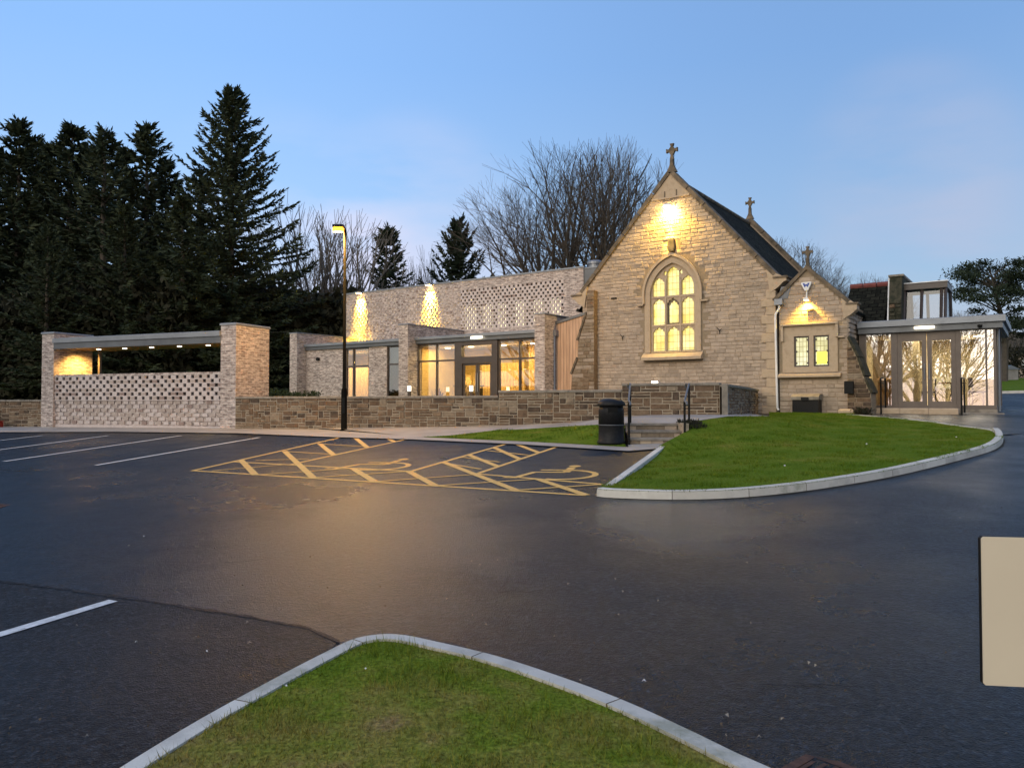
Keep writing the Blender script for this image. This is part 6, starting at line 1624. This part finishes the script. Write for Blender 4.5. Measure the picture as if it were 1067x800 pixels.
# ================================================================== SKY, LIGHT, CAMERA
SUN_AZ = math.atan2(-.80, -.60)      # direction (x, y) towards the low sun, behind and left of the camera
wd = bpy.data.worlds.new('World'); S.world = wd; wd.use_nodes = True; nt = wd.node_tree; bg = nt.nodes['Background']
sky = N(nt, 'ShaderNodeTexSky'); sky.sky_type = 'NISHITA'; sky.sun_disc = False; sky.sun_elevation = R(2.2); sky.sun_rotation = math.pi/2 - SUN_AZ; sky.air_density = 1.0; sky.dust_density = .6; sky.ozone_density = 3.0; sky.altitude = 200
tc = N(nt, 'ShaderNodeTexCoord'); sx = N(nt, 'ShaderNodeSeparateXYZ'); L(nt, tc.outputs['Generated'], sx.inputs[0])
tint = N(nt, 'ShaderNodeMix', data_type='RGBA', blend_type='MULTIPLY'); tint.inputs[0].default_value = 1; tint.inputs[7].default_value = rgb((1.25, .95, .9))
L(nt, sky.outputs[0], tint.inputs[6])
zr_ = ramp(nt, [(.0, (.56, .73, .96)), (.14, (.46, .68, .98)), (.40, (.29, .54, 1.0)), (.9, (.22, .42, .88))]); L(nt, sx.outputs['Z'], zr_.inputs[0])
zs_ = N(nt, 'ShaderNodeVectorMath', operation='SCALE'); zs_.inputs[3].default_value = .92; L(nt, zr_.outputs[0], zs_.inputs[0])
BL = N(nt, 'ShaderNodeMix', data_type='RGBA'); BL.inputs[0].default_value = .86; L(nt, tint.outputs[2], BL.inputs[6]); L(nt, zs_.outputs[0], BL.inputs[7])
# thin clouds, by direction
mp = N(nt, 'ShaderNodeMapping'); mp.inputs['Scale'].default_value = (1.5, 1.5, 5.0); mp.inputs['Location'].default_value = (1.9, .35, .2); L(nt, tc.outputs['Generated'], mp.inputs[0])
cn = N(nt, 'ShaderNodeTexNoise', i_Scale=1.9, i_Detail=7, i_Roughness=.52); L(nt, mp.outputs[0], cn.inputs['Vector'])
cr = ramp(nt, [(.36, (0, 0, 0)), (.58, (1, 1, 1))]); L(nt, cn.outputs[0], cr.inputs[0])
low = N(nt, 'ShaderNodeMapRange', interpolation_type='SMOOTHSTEP'); low.inputs[1].default_value = .30; low.inputs[2].default_value = .05; low.inputs[3].default_value = 0; low.inputs[4].default_value = .35
L(nt, sx.outputs['Z'], low.inputs[0]); acc = low.outputs[0]
for dvec, a0_, a1_, st_ in (((-.113, .966, .205), 10, 2, .5), ((-.28, .93, .16), 12, 2, .5), ((.445, .858, .262), 8, 1.5, .4), ((.56, .80, .17), 9, 2, .12)):
    dd = N(nt, 'ShaderNodeVectorMath', operation='DOT_PRODUCT'); v_ = Vector(dvec).normalized(); dd.inputs[1].default_value = v_
    nn_ = N(nt, 'ShaderNodeVectorMath', operation='NORMALIZE'); L(nt, tc.outputs['Generated'], nn_.inputs[0]); L(nt, nn_.outputs[0], dd.inputs[0])
    k_ = N(nt, 'ShaderNodeMapRange', interpolation_type='SMOOTHSTEP'); k_.inputs[1].default_value = math.cos(R(a0_)); k_.inputs[2].default_value = math.cos(R(a1_)); k_.inputs[3].default_value = 0; k_.inputs[4].default_value = st_
    L(nt, dd.outputs['Value'], k_.inputs[0]); ad_ = N(nt, 'ShaderNodeMath', operation='ADD', use_clamp=True); L(nt, acc, ad_.inputs[0]); L(nt, k_.outputs[0], ad_.inputs[1]); acc = ad_.outputs[0]
mm = N(nt, 'ShaderNodeMath', operation='MULTIPLY'); L(nt, cr.outputs[0], mm.inputs[0]); L(nt, acc, mm.inputs[1])
CLOUD = N(nt, 'ShaderNodeMix', data_type='RGBA'); L(nt, mm.outputs[0], CLOUD.inputs[0])
# dusk glow round the sunset side
dt = N(nt, 'ShaderNodeVectorMath', operation='DOT_PRODUCT'); dt.inputs[1].default_value = (math.cos(SUN_AZ), math.sin(SUN_AZ), 0); L(nt, tc.outputs['Generated'], dt.inputs[0])
gm = N(nt, 'ShaderNodeMapRange', interpolation_type='SMOOTHSTEP'); gm.inputs[1].default_value = -.1; gm.inputs[2].default_value = .95; gm.inputs[3].default_value = 0; gm.inputs[4].default_value = .85; L(nt, dt.outputs['Value'], gm.inputs[0])
GL_ = N(nt, 'ShaderNodeMix', data_type='RGBA'); GL_.inputs[7].default_value = rgb((1.0, .92, .78)); L(nt, gm.outputs[0], GL_.inputs[0]); L(nt, BL.outputs[2], GL_.inputs[6])
L(nt, GL_.outputs[2], CLOUD.inputs[6])
xm = N(nt, 'ShaderNodeMapRange', interpolation_type='SMOOTHSTEP'); xm.inputs[1].default_value = -.45; xm.inputs[2].default_value = .45; xm.inputs[3].default_value = 1.0; xm.inputs[4].default_value = .70; L(nt, sx.outputs['X'], xm.inputs[0])
SC = N(nt, 'ShaderNodeVectorMath', operation='SCALE'); L(nt, CLOUD.outputs[2], SC.inputs[0]); L(nt, xm.outputs[0], SC.inputs[3])
CLOUD.inputs[7].default_value = rgb((.68, .72, .93))
L(nt, SC.outputs[0], bg.inputs[0]); bg.inputs[1].default_value = .14
sl = bpy.data.lights.new('sun', 'SUN'); sl.energy = .17; sl.angle = R(45); sl.color = (1, .90, .76)
so_ = bpy.data.objects.new('sun', sl); link(so_); el = R(24)
dv = Vector((math.cos(SUN_AZ)*math.cos(el), math.sin(SUN_AZ)*math.cos(el), math.sin(el))); so_.rotation_euler = dv.to_track_quat('Z', 'Y').to_euler()
cam = bpy.data.cameras.new('camera'); co = bpy.data.objects.new('camera', cam); link(co)
co.location = (0, 0, CAMZ); co.rotation_euler = (R(90) + TILT, 0, 0); cam.sensor_width = 36; cam.sensor_fit = 'HORIZONTAL'; cam.lens = 36*FPX/1067; cam.clip_start = .05; cam.clip_end = 3000
S.camera = co
S.view_settings.view_transform = 'Standard'; S.view_settings.look = 'None'; S.view_settings.exposure = 3.0; S.view_settings.gamma = 1
